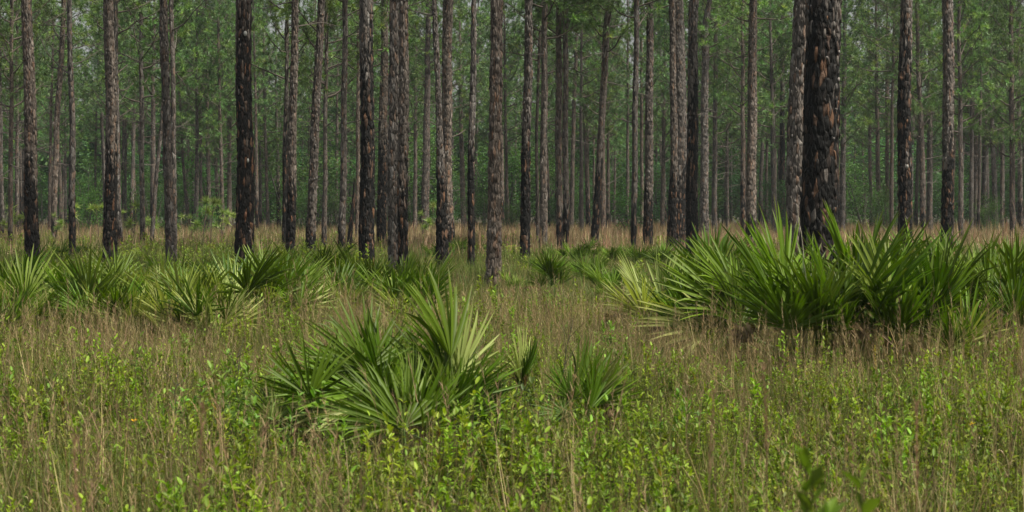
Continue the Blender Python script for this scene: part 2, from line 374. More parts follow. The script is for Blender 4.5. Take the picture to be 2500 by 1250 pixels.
def make_trunk(z, dx, r, zvis, dz, nr, charH, strength, seed, rough):
    rr = np.random.RandomState(seed)
    H = z[-1]
    zz = np.concatenate([np.arange(-.1, min(zvis, H), dz), np.arange(min(zvis, H), H+.01, max(.5, dz))])
    X = smooth_interp(zz, z, dx); Rd = smooth_interp(zz, z, r)
    Yw = .05*np.sin(zz*.4+seed)*min(1, r[0]*4)
    X = X+.012*np.sin(zz*1.3+seed*2)
    flare = .16*np.exp(-np.maximum(zz, 0)/.22)
    th = np.arange(nr)*2*np.pi/nr
    T, Zg = np.meshgrid(th, zz); Rg = np.repeat(Rd[:, None], nr, 1); rref = r[0]
    nu = max(5, int(2*np.pi*rref/.075)); u = T/(2*np.pi)*nu + .25*np.sin(Zg*7+seed); v = Zg/.27+seed*3.1+.3*np.sin(T*3+Zg*2)
    F1, F2, ID = worley(u, v, nu, seed)
    edge = np.clip((F2-F1)*2.2, 0, 1)
    disp = rough*((ID-.5)*.015 + (edge-.8)*.022) + .02*rref*np.sin(T*2+Zg*.6+seed)+ .03*rref*np.sin(T*3+seed-Zg*.3)
    cy = lambda a, b, f1, f2: vnoise(np.cos(T)*rref*a, Zg*f1, .05, b)+vnoise(np.sin(T)*rref*a, Zg*f1+7, .05, b+1)-1
    disp = disp + rough*.016*cy(1.0, 11, .35, 0) + rough*.010*cy(2.2, 23, .8, 0)
    lob = flare[:, None]*(1+.35*np.sin(T*4+seed))
    RR = Rg*(1+lob)+disp
    V = np.stack([X[:, None]+RR*np.cos(T), Yw[:, None]+RR*np.sin(T), Zg], -1).reshape(-1, 3)
    n = len(zz); i = np.arange(n-1)[:, None]*nr; j = np.arange(nr)[None]; j2 = (j+1) % nr
    f = np.stack([i+j, i+j2, i+nr+j2, i+nr+j], -1).reshape(-1, 4)
    # seamless enough uv in metres (seam turned away from the camera)
    tu = (T-np.pi/2) % (2*np.pi)
    uv = np.stack([tu*rref+seed*1.7, Zg+seed*.9], -1).reshape(-1, 2)
    side = .5*np.sin(T*1+seed)+.3*np.sin(T*2.0+Zg*1.1+seed*5)
    c = np.clip((charH*(1+.25*side)-Zg)/(charH*.3+.12)+.3, 0, 1)*strength if charH > 0 else np.zeros_like(Zg)
    return V, f, uv, c.ravel(), (zz, X, Yw, Rd, flare)

def bark_plates(mb, info, count, zmax, charH, strength, seed, size=1.0):
    rr = np.random.RandomState(seed+5); zz, X, Yw, Rd, fl = info
    for q in range(count):
        zc = rr.uniform(.1, zmax); th = rr.uniform(-np.pi*1.02, .02) if rr.rand() < .8 else rr.uniform(0, np.pi)
        w_ = rr.uniform(.03, .065)*size; h_ = w_*rr.uniform(1.6, 4.0)
        V, f = plate_geo(rr, w_, h_)
        r0 = np.interp(zc, zz, Rd)*(1+np.interp(zc, zz, fl)); x0 = np.interp(zc, zz, X); y0 = np.interp(zc, zz, Yw)
        a = th+V[:, 0]/r0; rad = r0+V[:, 2]+.004
        P = np.stack([x0+rad*np.cos(a), y0+rad*np.sin(a), zc+V[:, 1]], -1)
        ch = charH > 0 and zc < charH*(1+.2*math.sin(th+seed))*rr.uniform(.75, 1.15)
        mb.add(P, f, plate_col(rr, ch, strength))
PL_BURNT = [(.010, .009, .009)]*8+[(.016, .014, .013)]*4+[(.05, .034, .027)]*3+[(.13, .068, .04)]*2+[(.10, .092, .088)]
PL_RAW = [(.10, .087, .078)]*4+[(.125, .112, .102)]*3+[(.075, .064, .056)]*4+[(.13, .085, .06)]*1+[(.16, .147, .138)]
def plate_col(rr, ch, st):
    L = PL_BURNT if ch else PL_RAW
    return np.array(L[rr.randint(len(L))])*rr.uniform(.75, 1.25)
def plate_geo(rr, w_, h_):
    k = 9; a = np.sort(np.arange(k)*2*np.pi/k+rr.uniform(-.3, .3, k)); ra = rr.uniform(.55, 1.15, k)
    o = np.stack([np.cos(a)*ra*w_/2, np.sin(a)*ra*h_/2], -1); sk = rr.uniform(-.25, .25); o[:, 0] += o[:, 1]*sk
    t = rr.uniform(.003, .010); tx, ty = rr.uniform(-.05, .05), rr.uniform(-.03, .05)
    top = np.concatenate([o*.9, (t+o[:, 0:1]*tx+o[:, 1:2]*ty)], -1); bot = np.concatenate([o, np.full((k, 1), -.012)], -1)
    V = np.concatenate([bot, top]); i = np.arange(k); j = (i+1) % k
    f4 = np.stack([i, j, k+j, k+i], -1); ft = (k+np.arange(k))[None]
    return V, [f4, ft]

# needle tufts --------------------------------------------------------------
def tufts(mb, P, D, nn, rad, wid, col):
    """starbursts of long needles: P centres, D outward direction"""
    N = len(P); d = rs.normal(0, 1, (N, nn, 3)); d = unit(d+unit(D)[:, None]*1.1)
    L = rad*rs.uniform(.7, 1.15, (N, nn, 1)); droop = np.array([0, 0, -1])*L*.18
    side = unit(np.cross(d, rs.normal(0, 1, (N, nn, 3))))*wid/2
    a = P[:, None]; V = np.stack([a+side+d*L*.05, a-side+d*L*.05, a+d*L+droop], 2).reshape(-1, 3)
    f = np.arange(N*nn*3).reshape(-1, 3)
    c = np.repeat(np.repeat(col[:, None], nn, 1)*rs.uniform(.75, 1.25, (N, nn, 1)), 3, 0).reshape(-1, 3) if False else \
        np.repeat((col[:, None]*rs.uniform(.75, 1.25, (N, nn, 1))).reshape(-1, 3), 3, 0)
    mb.add(V, f, c)

def curve(p0, d0, L, n, up=.3, wob=.12):
    pts = [np.array(p0, float)]; d = np.array(d0, float)
    for i in range(n):
        d = d/np.linalg.norm(d); d = d+np.array([0, 0, up/n])+rs.normal(0, wob, 3); d = d/np.linalg.norm(d)
        pts.append(pts[-1]+d*L/n)
    return np.array(pts)
BRK = (.10, .082, .07)
def crown_variant(H=12.0, Rm=2.8, nb=50, nn=26, rad=.29, wid=.028, col=(.112, .20, .06), twig=3):
    fo, wd = MB(), MB(); TP = []; TD = []
    for b in range(nb):
        q = (b+rs.rand())/nb; z = H*(q**.9); az = b*2.4+rs.uniform(-.5, .5)
        L = Rm*(1-.75*q**1.6)*rs.uniform(.6, 1.2)*(.75 if q < .12 else 1)
        el = rs.uniform(-.1, .35)+q*.7
        p = curve((0, 0, z), (math.cos(az)*math.cos(el), math.sin(az)*math.cos(el), math.sin(el)), L, 6, .55, .13)
        tube(wd, p, np.linspace(.035*(1.2-q), .009, len(p)), BRK, 4)
        TP.append(p[-1]); TD.append(p[-1]-p[-2])
        for k in range(int(twig*2+L*2.2)):
            i = rs.uniform(1.4, 5.9); a = p[int(i)]+(p[min(int(i)+1, 6)]-p[int(i)])*(i % 1)
            d = unit(p[min(int(i)+1, 6)]-p[int(i)])+rs.normal(0, .65, 3)+[0, 0, .25]
            t = curve(a, d, rs.uniform(.35, .95), 3, .5, .15)
            tube(wd, t, [.010, .008, .007, .005], BRK, 3)
            TP.append(t[-1]); TD.append(t[-1]-t[-2])
            if rs.rand() < .6: TP.append(t[2]+rs.normal(0, .1, 3)); TD.append(t[-1]-t[-2])
    TP = np.array(TP); TD = np.array(TD)
    c = jit(col, len(TP), .45, .1); y = rs.rand(len(TP)) < .2; c[y] = c[y]*[1.5, 1.3, .9]
    tufts(fo, TP, TD, nn, rad, wid, c)
    return fo.mesh('pine_crown', M_needle), wd.mesh('pine_branches', M_twig)
CROWNS = [crown_variant(Rm=rs.uniform(2.4, 3.3), nb=rs.randint(44, 56)) for _ in range(8)]
FAR_CROWNS = [crown_variant(Rm=rs.uniform(2.8, 3.5), nb=44, nn=17, wid=.04, rad=.32, twig=2.5, col=(.10, .19, .065)) for _ in range(5)]
def bare_branch():
    mb = MB(); L = rs.uniform(1.2, 2.8); p = curve((0, 0, 0), (1, 0, rs.uniform(-.1, .35)), L, 8, rs.uniform(-.2, .5), .16)
    tube(mb, p, np.linspace(.028, .006, 9), (.11, .095, .085), 5)
    for k in range(rs.randint(4, 9)):
        i = rs.randint(2, 8); t = curve(p[i], unit(p[min(i+1, 8)]-p[i])+rs.normal(0, .6, 3), rs.uniform(.2, .8), 4, .2, .2)
        tube(mb, t, np.linspace(.010, .003, 5), (.12, .105, .095), 3)
        if rs.rand() < .5:
            t2 = curve(t[2], rs.normal(0, 1, 3), rs.uniform(.15, .4), 3, .1, .2); tube(mb, t2, [.006, .005, .004, .002], (.12, .105, .095), 3)
    return mb.mesh('bare_branch', M_twig)
BRANCHES = [bare_branch() for _ in range(8)]
TREE_N = [0]
FAR_TRUNK_MESH = []

def pine(nodes, label, char=None, strength=1.0, H=21, crown=12.5, group=None, nbranch=0, crownscale=1.0, plates=True, rough=1.0, hero=False, cr=True, brz=None):
    """nodes: [(yb, x, w), ..., (y, x, w)]"""
    yb = nodes[0][0]; x, D, s = place(nodes[0][1], yb); TREE_N[0] += 1; seed = TREE_N[0]*3+1
    w0 = nodes[0][2]; z0 = float(ground_z(x, D))
    if s < 62: crown -= 2.2; nbranch = int(nbranch*2)+2
    if s < 45: crown -= .6
    e = bpy.data.objects.new('pine_tree', None); COL.objects.link(e); e.location = (x, D, z0); e.empty_display_size = .3
    tag(e, label, 'pine tree', group)
    z, dx, r = trunk_profile(nodes, s, H)
    charH = 0 if char is None else max(.2, CAMZ+(HOR-char)/s)
    zvis = CAMZ+HOR/s+.8
    if w0 >= 22: dz, nr = .032, 56
    elif w0 >= 15: dz, nr = .055, 30
    else: dz, nr = .12, 14
    if hero: dz, nr = .02, 110
    V, f, uv, c, info = make_trunk(z, dx, r, zvis, dz, nr, charH, strength, seed, rough*(.8 if hero else 1 if w0 >= 15 else .5))
    me = mesh_np('trunk', V, f, M_bark, attrs={'char': c}, uv=uv, smooth=False)
    t = link('trunk', me, e)
    if hero:
        rr = np.random.RandomState(77); zz, X, Yw, Rd, fl = info; shp = []
        for q in range(28):
            g = plate_geo(rr, rr.uniform(.03, .08), rr.uniform(.08, .30)); mb = MB()
            r0 = r[0]; Vp = g[0]; a = Vp[:, 0]/r0
            P = np.stack([r0*np.sin(a), -(r0*np.cos(a)-r0)-Vp[:, 2], Vp[:, 1]], -1)  # bent to the trunk, local -Y outward
            mb.add(P, g[1], plate_col(rr, q < 21, 1)); shp.append(mb.mesh('bark_plate', M_plate))
        for q in range(130):
            zc = rr.uniform(.3, zvis-.5); th = rr.uniform(-np.pi*1.0, 0)
            burnt = zc < charH*rr.uniform(.7, 1.2)
            m_ = shp[rr.randint(0, 21)] if burnt else shp[rr.randint(21, 28)]
            r0 = np.interp(zc, zz, Rd)+.006
            link('bark_plate', m_, t, (np.interp(zc, zz, X)+r0*math.cos(th), np.interp(zc, zz, Yw)+r0*math.sin(th), zc), (0, 0, th+np.pi/2), rr.uniform(.7, 1.1))
    elif w0 >= 22 and plates:
        mb = MB(); bark_plates(mb, info, int(80*zvis/8*r[0]/.2), zvis, charH, strength, seed)
        p = link('loose_bark', mb.mesh('loose_bark', M_plate), t); p['kind'] = 'stuff'
    zz, X, Yw, Rd, fl = info
    if cr:
        cm, bm_ = (CROWNS if w0 > 9 else FAR_CROWNS)[TREE_N[0] % (8 if w0 > 9 else 5)]
        sz = (H-crown+.3)/12.0; xc = np.interp(crown+2, zz, X)
        a = random.uniform(0, 6.28); sx = crownscale*random.uniform(.85, 1.15)
        lean = (np.interp(H, zz, X)-np.interp(crown, zz, X))/(H-crown)
        c_ = link('crown', cm, e, (np.interp(crown, zz, X), np.interp(crown, zz, Yw), crown), (0, lean, 0), (sx, sx, sz))
        c_.rotation_euler = (Matrix.Rotation(lean, 3, 'Y') @ Matrix.Rotation(a, 3, 'Z')).to_euler()
        link('branches', bm_, c_)
    for k in range(nbranch):
        lo, hi = brz if brz else (max(3.5, crown-5), crown+.5)
        zc = random.uniform(lo, hi); a = random.uniform(0, 6.28)
        b = link('branch', random.choice(BRANCHES), e, (np.interp(zc, zz, X), np.interp(zc, zz, Yw), zc), (0, 0, a), random.uniform(.6, 1.05))
    return e

T = pine
# ---- nearer pines traced one by one, left to right
T([(664, 80, 40), (400, 78, 31), (230, 75, 28), (0, 68, 24)], 'first thick pine from the left edge, bark blackened on its lower half', 420, .75, crown=12.5)
T([(630, 175, 18), (300, 178, 15), (0, 172, 12)], 'slim grey brown pine just right of the leftmost thick trunk', 500, .9, nbranch=5, brz=(6.4, 9.5), crown=10)
T([(588, 131, 15), (300, 140, 14), (45, 158, 12)], 'slim pine leaning right behind the slim grey trunk at the left', 540, .5, crown=12, nbranch=5)
T([(642, 264, 38), (400, 273, 29), (200, 272, 27), (0, 269, 25)], 'brown thick pine with dark char patches, second thick trunk from the left', 330, .62)
T([(612, 293, 15), (400, 287, 13), (0, 284, 10)], 'thin grey pine tucked behind the brown thick trunk', 560, .7, crown=11)
T([(652, 417, 27), (500, 413, 23), (300, 408, 19), (80, 402, 22), (0, 403, 18)], 'grey pine with a kink near its top, front one of the touching pair at left', None, crown=11, rough=.8)
T([(640, 425, 14), (400, 426, 13), (0, 421, 11)], 'straight thin pine touching the back of the kinked grey pine', None, crown=9.5, nbranch=5, brz=(5.5, 9.5))
T([(598, 368, 11), (450, 381, 10), (300, 396, 9)], 'thin pine leaning right between the brown thick trunk and the kinked pair', 570, .6, crown=9, nbranch=4)
T([(600, 348, 14), (200, 347, 11)], 'straight grey pine with green crown, left of the leaning thin pine', 560, .6, crown=8.5, nbranch=6)
T([(606, 24, 12), (170, 31, 10)], 'thin pine next to the left edge with its crown in view', 560, .7, crown=8.2, nbranch=6)
T([(592, 6, 11), (300, 3, 10)], 'thin pine cut by the left edge of the view', 545, .6, crown=8.5, nbranch=3)
T([(582, 41, 11), (300, 44, 9)], 'thin pine between the left edge pine and the first thick trunk', 520, .7, crown=9, nbranch=4)
T([(684, 594, 50), (540, 597, 46), (400, 600, 42), (200, 597, 39), (0, 597, 37)], 'thick coal black burnt pine trunk standing alone left of centre', 100, 1.0)
T([(632, 710, 25), (400, 713, 21), (200, 718, 19), (0, 722, 17)], 'slightly curved grey pine right of the coal black trunk', 440, .85, crown=10.5, nbranch=3, brz=(8, 10))
T([(605, 696, 15), (400, 696, 13), (250, 700, 11)], 'dark thin trunk half hidden behind the slightly curved pine', 330, .8, crown=9.5)
T([(630, 757, 27), (520, 762, 23), (400, 766, 21), (0, 786, 18)], 'brown grey pine leaning gently right, burnt only at its foot', 560, .9, crown=11)
T([(612, 791, 14), (400, 794, 11), (100, 798, 9)], 'thin branchy pine right of the gently leaning brown pine', 560, .4, crown=8.5, nbranch=8, brz=(5, 10))
T([(616, 834, 20), (500, 838, 17), (0, 844, 13)], 'pale grey slim pine beside the short burnt snag', 570, 1.0, crown=12)
T([(664, 894, 39), (400, 897, 35), (0, 896, 33)], 'burnt black and orange flecked pine, left neighbour of the double trunk', 130, .85)
T([(602, 932, 25), (350, 935, 22), (60, 940, 18)], 'dark footed pine behind, between the flecked black pine and the double trunk', 330, .7, crown=11)
T([(592, 872, 11), (0, 878, 10)], 'thin grey pine peeping out left of the flecked black pine', None, crown=11)
T([(686, 961, 27), (400, 960, 25), (0, 964, 22)], 'left stem of the brown double trunk in front of centre', 640, .4)
T([(688, 983, 27), (400, 984, 26), (0, 987, 24)], 'right stem of the brown double trunk in front of centre', 420, .6)
T([(577, 1038, 21), (300, 1042, 16), (60, 1046, 13)], 'pale grey pine behind the small pine sapling near centre', None, crown=13, nbranch=4)
T([(568, 1013, 11), (300, 1015, 9)], 'thin far pine right beside the double trunk', None, crown=10)
T([(656, 1079, 34), (560, 1079, 30), (480, 1080, 26), (300, 1072, 14), (0, 1061, 12)], 'fire hollowed pine with a jet black foot and slender upper stem', 450, 1.4, crown=11, nbranch=2)
T([(622, 1095, 32), (400, 1090, 27), (0, 1094, 24)], 'grey pine rising right behind the fire hollowed foot', 540, .9, crown=12)
T([(656, 1149, 20), (400, 1151, 17), (0, 1158, 13)], 'slim pine with black lower half left of the pale grey thick pine', 370, .95, crown=11.5)
T([(566, 1133, 14), (310, 1126, 11)], 'far grey pine slanting left behind the slim black footed pine', None, crown=9.5, nbranch=2)
T([(692, 1202, 40), (500, 1207, 34), (250, 1211, 31), (0, 1211, 29)], 'pale grey thick pine with flaking bark at the centre of the view', None, rough=1.2)
T([(647, 1281, 26), (400, 1284, 22), (200, 1289, 21), (0, 1291, 18)], 'black lower, brown upper pine right of the pale grey thick pine', 310, .9, crown=11)
T([(614, 1326, 20), (400, 1327, 18), (0, 1330, 13)], 'grey slim pine fused with a thinner stem, right of the black and brown pine', 590, .7, crown=11)
T([(604, 1313, 9), (300, 1310, 8), (0, 1322, 7)], 'thinner stem fused to the left of the grey slim pine', None, crown=10)
T([(610, 1366, 17), (300, 1364, 15), (0, 1365, 14)], 'left one of two close dark footed slim pines', 540, .9, crown=11.5)
T([(612, 1383, 16), (300, 1380, 14), (0, 1381, 13)], 'right one of two close dark footed slim pines', 480, .6, crown=11)
T([(572, 1394, 12), (300, 1400, 10), (40, 1409, 9)], 'far grey pine slanting right behind the two close slim pines', None, crown=12, nbranch=3)
T([(568, 1436, 12), (260, 1431, 10)], 'far grey pine left of the leaning forked pine', None, crown=9, nbranch=3)
T([(604, 1450, 21), (450, 1460, 18), (300, 1469, 17), (60, 1481, 16), (0, 1491, 12)], 'leaning pine forking at its top, burnt low trunk', 400, .8, crown=11, nbranch=6, brz=(6.5, 10.5))
T([(570, 1474, 15), (350, 1470, 12)], 'far pine directly behind the leaning forked pine', None, crown=9.5)
T([(614, 1547, 15), (300, 1550, 14), (0, 1554, 13)], 'slim pine with burnt foot, left of a stouter slim pine', 500, .7, crown=11.5)
T([(611, 1582, 26), (400, 1584, 20), (0, 1586, 17)], 'stout slim pine with pale flecks on its burnt foot, left of the thick pair', 470, .7, crown=12)
T([(568, 1568, 9), (300, 1566, 8)], 'far thin pine seen between two slim burnt footed pines', None, crown=10)
T([(566, 1617, 12), (320, 1620, 9)], 'far grey pine left of the thick burnt footed pair', None, crown=9, nbranch=2)
T([(610, 1650, 46), (450, 1655, 42), (300, 1660, 37), (0, 1649, 35)], 'broad grey pine with black burnt foot, left of the thick touching pair', 420, 1.0, H=23, crown=13.5)
T([(622, 1640, 22), (400, 1645, 18), (0, 1640, 14)], 'dark stem pressed against the left side of the broad grey pine', 450, .9, crown=12.5)
T([(640, 1690, 31), (400, 1690, 28), (0, 1692, 23)], 'charred dark pine, right of the thick touching pair', 190, .95)
T([(590, 1720, 22), (300, 1719, 18), (60, 1722, 16), (0, 1732, 13)], 'grey pine forking behind the charred dark pine', None, crown=12, nbranch=4)
T([(580, 1744, 14), (150, 1746, 11)], 'grey slim pine right of the forked grey pine with bare branches', None, crown=9, nbranch=6)
T([(566, 1776, 9), (350, 1775, 7)], 'far thin pine with rusty dead needles near its top', None, crown=8, nbranch=2)
T([(582, 1815, 14), (200, 1812, 10)], 'dark thin stem close behind the straight grey pine', 400, .5, crown=10)
T([(606, 1831, 28), (400, 1834, 24), (0, 1837, 19)], 'straight grey pine with black foot left of the giant trunk', 540, .95, crown=12, nbranch=2, brz=(8, 11))
T([(574, 1906, 17), (440, 1910, 15), (310, 1909, 13)], 'dark pine seen far left of the giant trunk', 200, .8, crown=9)  # char value darkens the whole visible stem
T([(566, 1893, 10), (300, 1890, 8)], 'far grey pine just left of the dark pine', None, crown=9)
T([(700, 1944, 52), (500, 1941, 46), (300, 1946, 43), (0, 1957, 40)], 'grey pine with smooth scaly bark standing behind the giant burnt trunk', 640, .9, H=22, crown=13)
T([(762, 1998, 96), (500, 1996, 91), (300, 2003, 89), (0, 2008, 85)], 'giant burnt pine trunk with orange and grey bark plates, widest of all', 60, .9, H=22, crown=12.5, hero=True)
T([(648, 2209, 36), (400, 2209, 34), (200, 2207, 32), (0, 2210, 29)], 'black burnt pine right of the giant trunk, pale flecks on its foot', 60, .82)
T([(640, 2311, 33), (400, 2313, 29), (200, 2313, 28), (0, 2310, 26)], 'grey brown thick pine with burnt foot near the right edge', 380, .85)
T([(572, 2056, 15), (250, 2059, 12)], 'far pine just right of the giant trunk', None, crown=9, nbranch=4)
T([(570, 2146, 13), (190, 2138, 9)], 'far pine slanting left halfway between the giant and the black burnt pine', None, crown=10, nbranch=5)
T([(566, 2128, 9), (260, 2120, 8)], 'thin far pine slanting left, left of the halfway pine', None, crown=9, nbranch=3)
T([(568, 2166, 10), (220, 2164, 9)], 'thin straight far pine left of the black burnt pine', None, crown=9, nbranch=4)
T([(580, 2254, 17), (350, 2250, 13), (180, 2240, 11)], 'far pine bending left just right of the black burnt pine', 500, .5, crown=9.5, nbranch=5)
T([(570, 2270, 16), (300, 2268, 12)], 'far pine between the bending pine and the grey brown thick pine', None, crown=9, nbranch=3)
T([(588, 2346, 14), (300, 2344, 11), (100, 2339, 9)], 'slim branchy pine just right of the grey brown thick pine', 560, .5, crown=8.5, nbranch=9, brz=(4.5, 9.5))
T([(572, 2372, 10), (250, 2372, 9)], 'thin dark pine right of the slim branchy pine', None, crown=9, nbranch=4)
T([(568, 2383, 14), (300, 2381, 11)], 'far stout pine behind the thin dark pine', None, crown=9)
T([(568, 2403, 15), (340, 2403, 12)], 'far dark pine with a smooth trunk near the right edge', 450, .3, crown=9)
T([(570, 2432, 14), (300, 2420, 11)], 'far pale grey pine slanting left near the right edge', None, crown=9, nbranch=3)
T([(568, 2446, 9), (340, 2445, 8)], 'thin far pine beside the pale slanting one', None, crown=9)
T([(586, 2472, 15), (100, 2466, 11)], 'crowned pine near the right edge with its green tufts in view', 560, .6, crown=7.5, nbranch=7, brz=(4, 8))
T([(574, 2494, 13), (250, 2485, 10)], 'pine cut by the right edge of the view', 480, .5, crown=9, nbranch=3)
T([(567, 512, 10), (280, 508, 8)], 'thin pale far pine behind the saplings, left of the coal black trunk', None, crown=8.5, nbranch=3)
T([(574, 545, 10), (230, 537, 8)], 'pale spindly pine closest on the left to the coal black trunk', None, crown=8.5, nbranch=5)
T([(565, 561, 12), (350, 560, 9)], 'grey far pine beside the pale spindly pine', None, crown=9)
T([(566, 463, 9), (390, 447, 7)], 'thin far pine slanting left of the pale spindly pair', None, crown=8.5)
T([(564, 655, 9), (270, 647, 7)], 'thin pale far pine right of the coal black trunk', None, crown=9, nbranch=3)
T([(566, 1240, 10), (300, 1234, 8)], 'far thin pine just right of the pale grey thick pine', None, crown=9)

def pale_scar(tree, z, off, w_, h_, label):
    t = [c for c in tree.children if c.name.startswith('trunk')][0]; co = np.array([v.co[:] for v in t.data.vertices if abs(v.co.z-z) < .06])
    mb = MB(); k = 9; a = np.arange(k)*2*np.pi/k; o = np.stack([np.cos(a)*w_/2, np.sin(a)*h_/2], -1); y = co[:, 1].min(); xc = co[:, 0].mean()+off
    V = np.concatenate([np.stack([xc+o[:, 0], np.full(k, y+.03), z+o[:, 1]], -1), np.stack([xc+o[:, 0]*.85, np.full(k, y+.004), z+o[:, 1]*.85], -1)])
    i = np.arange(k); j = (i+1) % k
    mb.add(V, [np.stack([i, j, k+j, k+i], -1), (k+np.arange(k))[None]], (.38, .38, .36)); o_ = link('resin_scar', mb.mesh('resin_scar', M_plate), t); o_['label'] = label
for o_ in list(COL.objects):
    if o_.get('label', '').startswith('thick coal black'): pale_scar(o_, 6.05, .07, .09, .13, 'whitish resin scar high on the burnt trunk'); pale_scar(o_, 3.05, .08, .05, .11, 'small grey resin scar lower on the burnt trunk')
    if o_.get('label', '').startswith('black burnt pine right'): pale_scar(o_, 3.3, .03, .08, .14, 'pale bare scar on the burnt trunk')
# ---- shared far trunks for the wood beyond
for k in range(6):
    rr = np.random.RandomState(100+k); b = rr.uniform(-.4, .4)
    z = np.array([0, 4, 9, 20.]); dx = np.array([0, b*.3, b, b*1.6+rr.uniform(-.3, .3)]); r_ = np.array([.17, .145, .11, .03])*rr.uniform(.8, 1.15)
    V, f, uv, c, info = make_trunk(z, dx, r_, 12, .35, 10, [0, 1.5, 3][k % 3], .7, 200+k, .3)
    FAR_TRUNK_MESH.append(mesh_np('far_trunk', V, f, M_bark, attrs={'char': c}, uv=uv))
FAR_BASE = None
def far_pine(x, D, label, group, H=20):
    e = bpy.data.objects.new('pine_tree', None); COL.objects.link(e); e.location = (x, D, float(ground_z(x, D)))
    tag(e, label, 'pine tree', group)
    s = random.uniform(.85, 1.2); e.rotation_euler = (random.uniform(-.02, .02), random.uniform(-.03, .03), random.uniform(0, 6.28))
    link('trunk', random.choice(FAR_TRUNK_MESH), e, None, None, (s, s, H/20))
    cb = H*random.uniform(.28, .42); cm, bm_ = random.choice(FAR_CROWNS)
    c = link('crown', cm, e, (0, 0, cb), (0, 0, 0), (random.uniform(.85, 1.25),)*2+((H-cb+.5)/12,))
    link('branches', bm_, c)
n = 0
pts = []
while n < 217:
    D = 118+112*random.random()**.8; x = random.uniform(-1, 1)*(D*.287+6)
    if any((x-a)**2+(D-b)**2 < 7 for a, b in pts): continue
    pts.append((x, D)); n += 1
    lab = ('slender grey pine in the distant tree line beyond the grass' if D < 165 else 'hazy far pine deep in the wood behind the grass clearing')
    far_pine(x, D, lab, 'pines of the distant tree line' if D < 165 else 'hazy pines deep in the wood', random.uniform(17, 24))

for x_, D_ in [(-3.5, 172), (-1.5, 186), (-15, 168), (-2.4, 200), (-6, 190)]:
    far_pine(x_, D_, 'hazy far pine deep in the wood behind the grass clearing', 'hazy pines deep in the wood', 27)
# ------------------------------------------------------------------ broadleaf understorey at the back
def broad_tree(h=6.0, Rm=2.0, nc=70, per=42, leaf=.13, col=(.05, .115, .03)):
    fo, wd = MB(), MB()
    ns = rs.randint(2, 5); ctr = []
    for s_ in range(ns):
        a = rs.uniform(0, 6.28); p = curve((0, 0, 0), (math.cos(a)*.3, math.sin(a)*.3, 1), h*rs.uniform(.7, 1), 7, .4, .1)
        tube(wd, p, np.linspace(.07, .012, 8), (.11, .10, .09), 5)
        for k in range(nc//ns):
            i = rs.randint(1, 8); a2 = rs.uniform(0, 6.28); q = curve(p[i], (math.cos(a2), math.sin(a2), .4), rs.uniform(.3, 1)*Rm*(1.15-abs(i/7-.45)), 3, .2, .15)
            tube(wd, q, [.016, .011, .008, .004], (.10, .09, .08), 3); ctr.append(q[-1]); ctr.append(q[2])
    ctr = np.array(ctr); ctr = ctr[ctr[:, 2] > .15]
    n = len(ctr)*per//2; P = ctr[rs.randint(0, len(ctr), n)]+rs.normal(0, .26, (n, 3)); P[:, 2] = np.maximum(P[:, 2], .1)
    d = rs.normal(0, 1, (n, 3))*[1, 1, .5]; tone = rs.uniform(.7, 1.4, len(ctr))
    leaves(fo, P, d, np.array([0, 0, 1.])+rs.normal(0, .4, (n, 3)), leaf*rs.uniform(.7, 1.2, n), leaf*.6*np.ones(n), jit(col, n, .3, .12))
    return fo.mesh('broadleaf_crown', M_leaf), wd.mesh('broadleaf_stems', M_twig)
BROAD = [broad_tree(rs.uniform(5, 7), 2.0, 60, 40, .15, c) for c in [(.07, .155, .04), (.055, .13, .04), (.08, .16, .045), (.055, .14, .055), (.075, .165, .035)]]
for k in range(120):
    D = random.uniform(150, 205); x = (2*(k+random.random())/120-1)*(D*.287+5)
    if k % 3 == 0: D = random.uniform(118, 150)
    e = bpy.data.objects.new('understorey_tree', None); COL.objects.link(e); e.location = (x, D, 0); e.rotation_euler = (0, 0, random.uniform(0, 6.28))
    near = D < 150
    sc_ = random.uniform(.45, .8) if near else random.uniform(.9, 1.7)
    e.scale = (sc_,)*3
    if near: tag(e, 'low round leafy bush at the foot of the distant pines', 'bush', 'bushes at the foot of the distant pines')
    else: tag(e, 'dark green broadleaf tree filling the gaps behind the distant pines', 'tree', 'broadleaf trees behind the distant pines')
    a, b = BROAD[k % 5]
    link('crown', a, e); link('stems', b, e)
# a dense wood further back, seen only as one green mass
n = 420; D = rs.uniform(206, 285, n); x = rs.uniform(-1, 1, n)*(D*.29+10)
big = [broad_tree(9, 3.2, 60, 26, .34, c)[0] for c in [(.06, .135, .045), (.07, .15, .045), (.055, .125, .05)]]
sc_ = rs.uniform(1.0, 1.9, n)
scatter('far_wood', big, np.stack([x, D, np.zeros(n)], -1), rs.randint(0, 3, n), np.stack([np.zeros(n), np.zeros(n), rs.uniform(0, 6.28, n)], -1), np.stack([sc_]*3, -1), 'dense green wood closing off the view far behind the pines', 'wood')

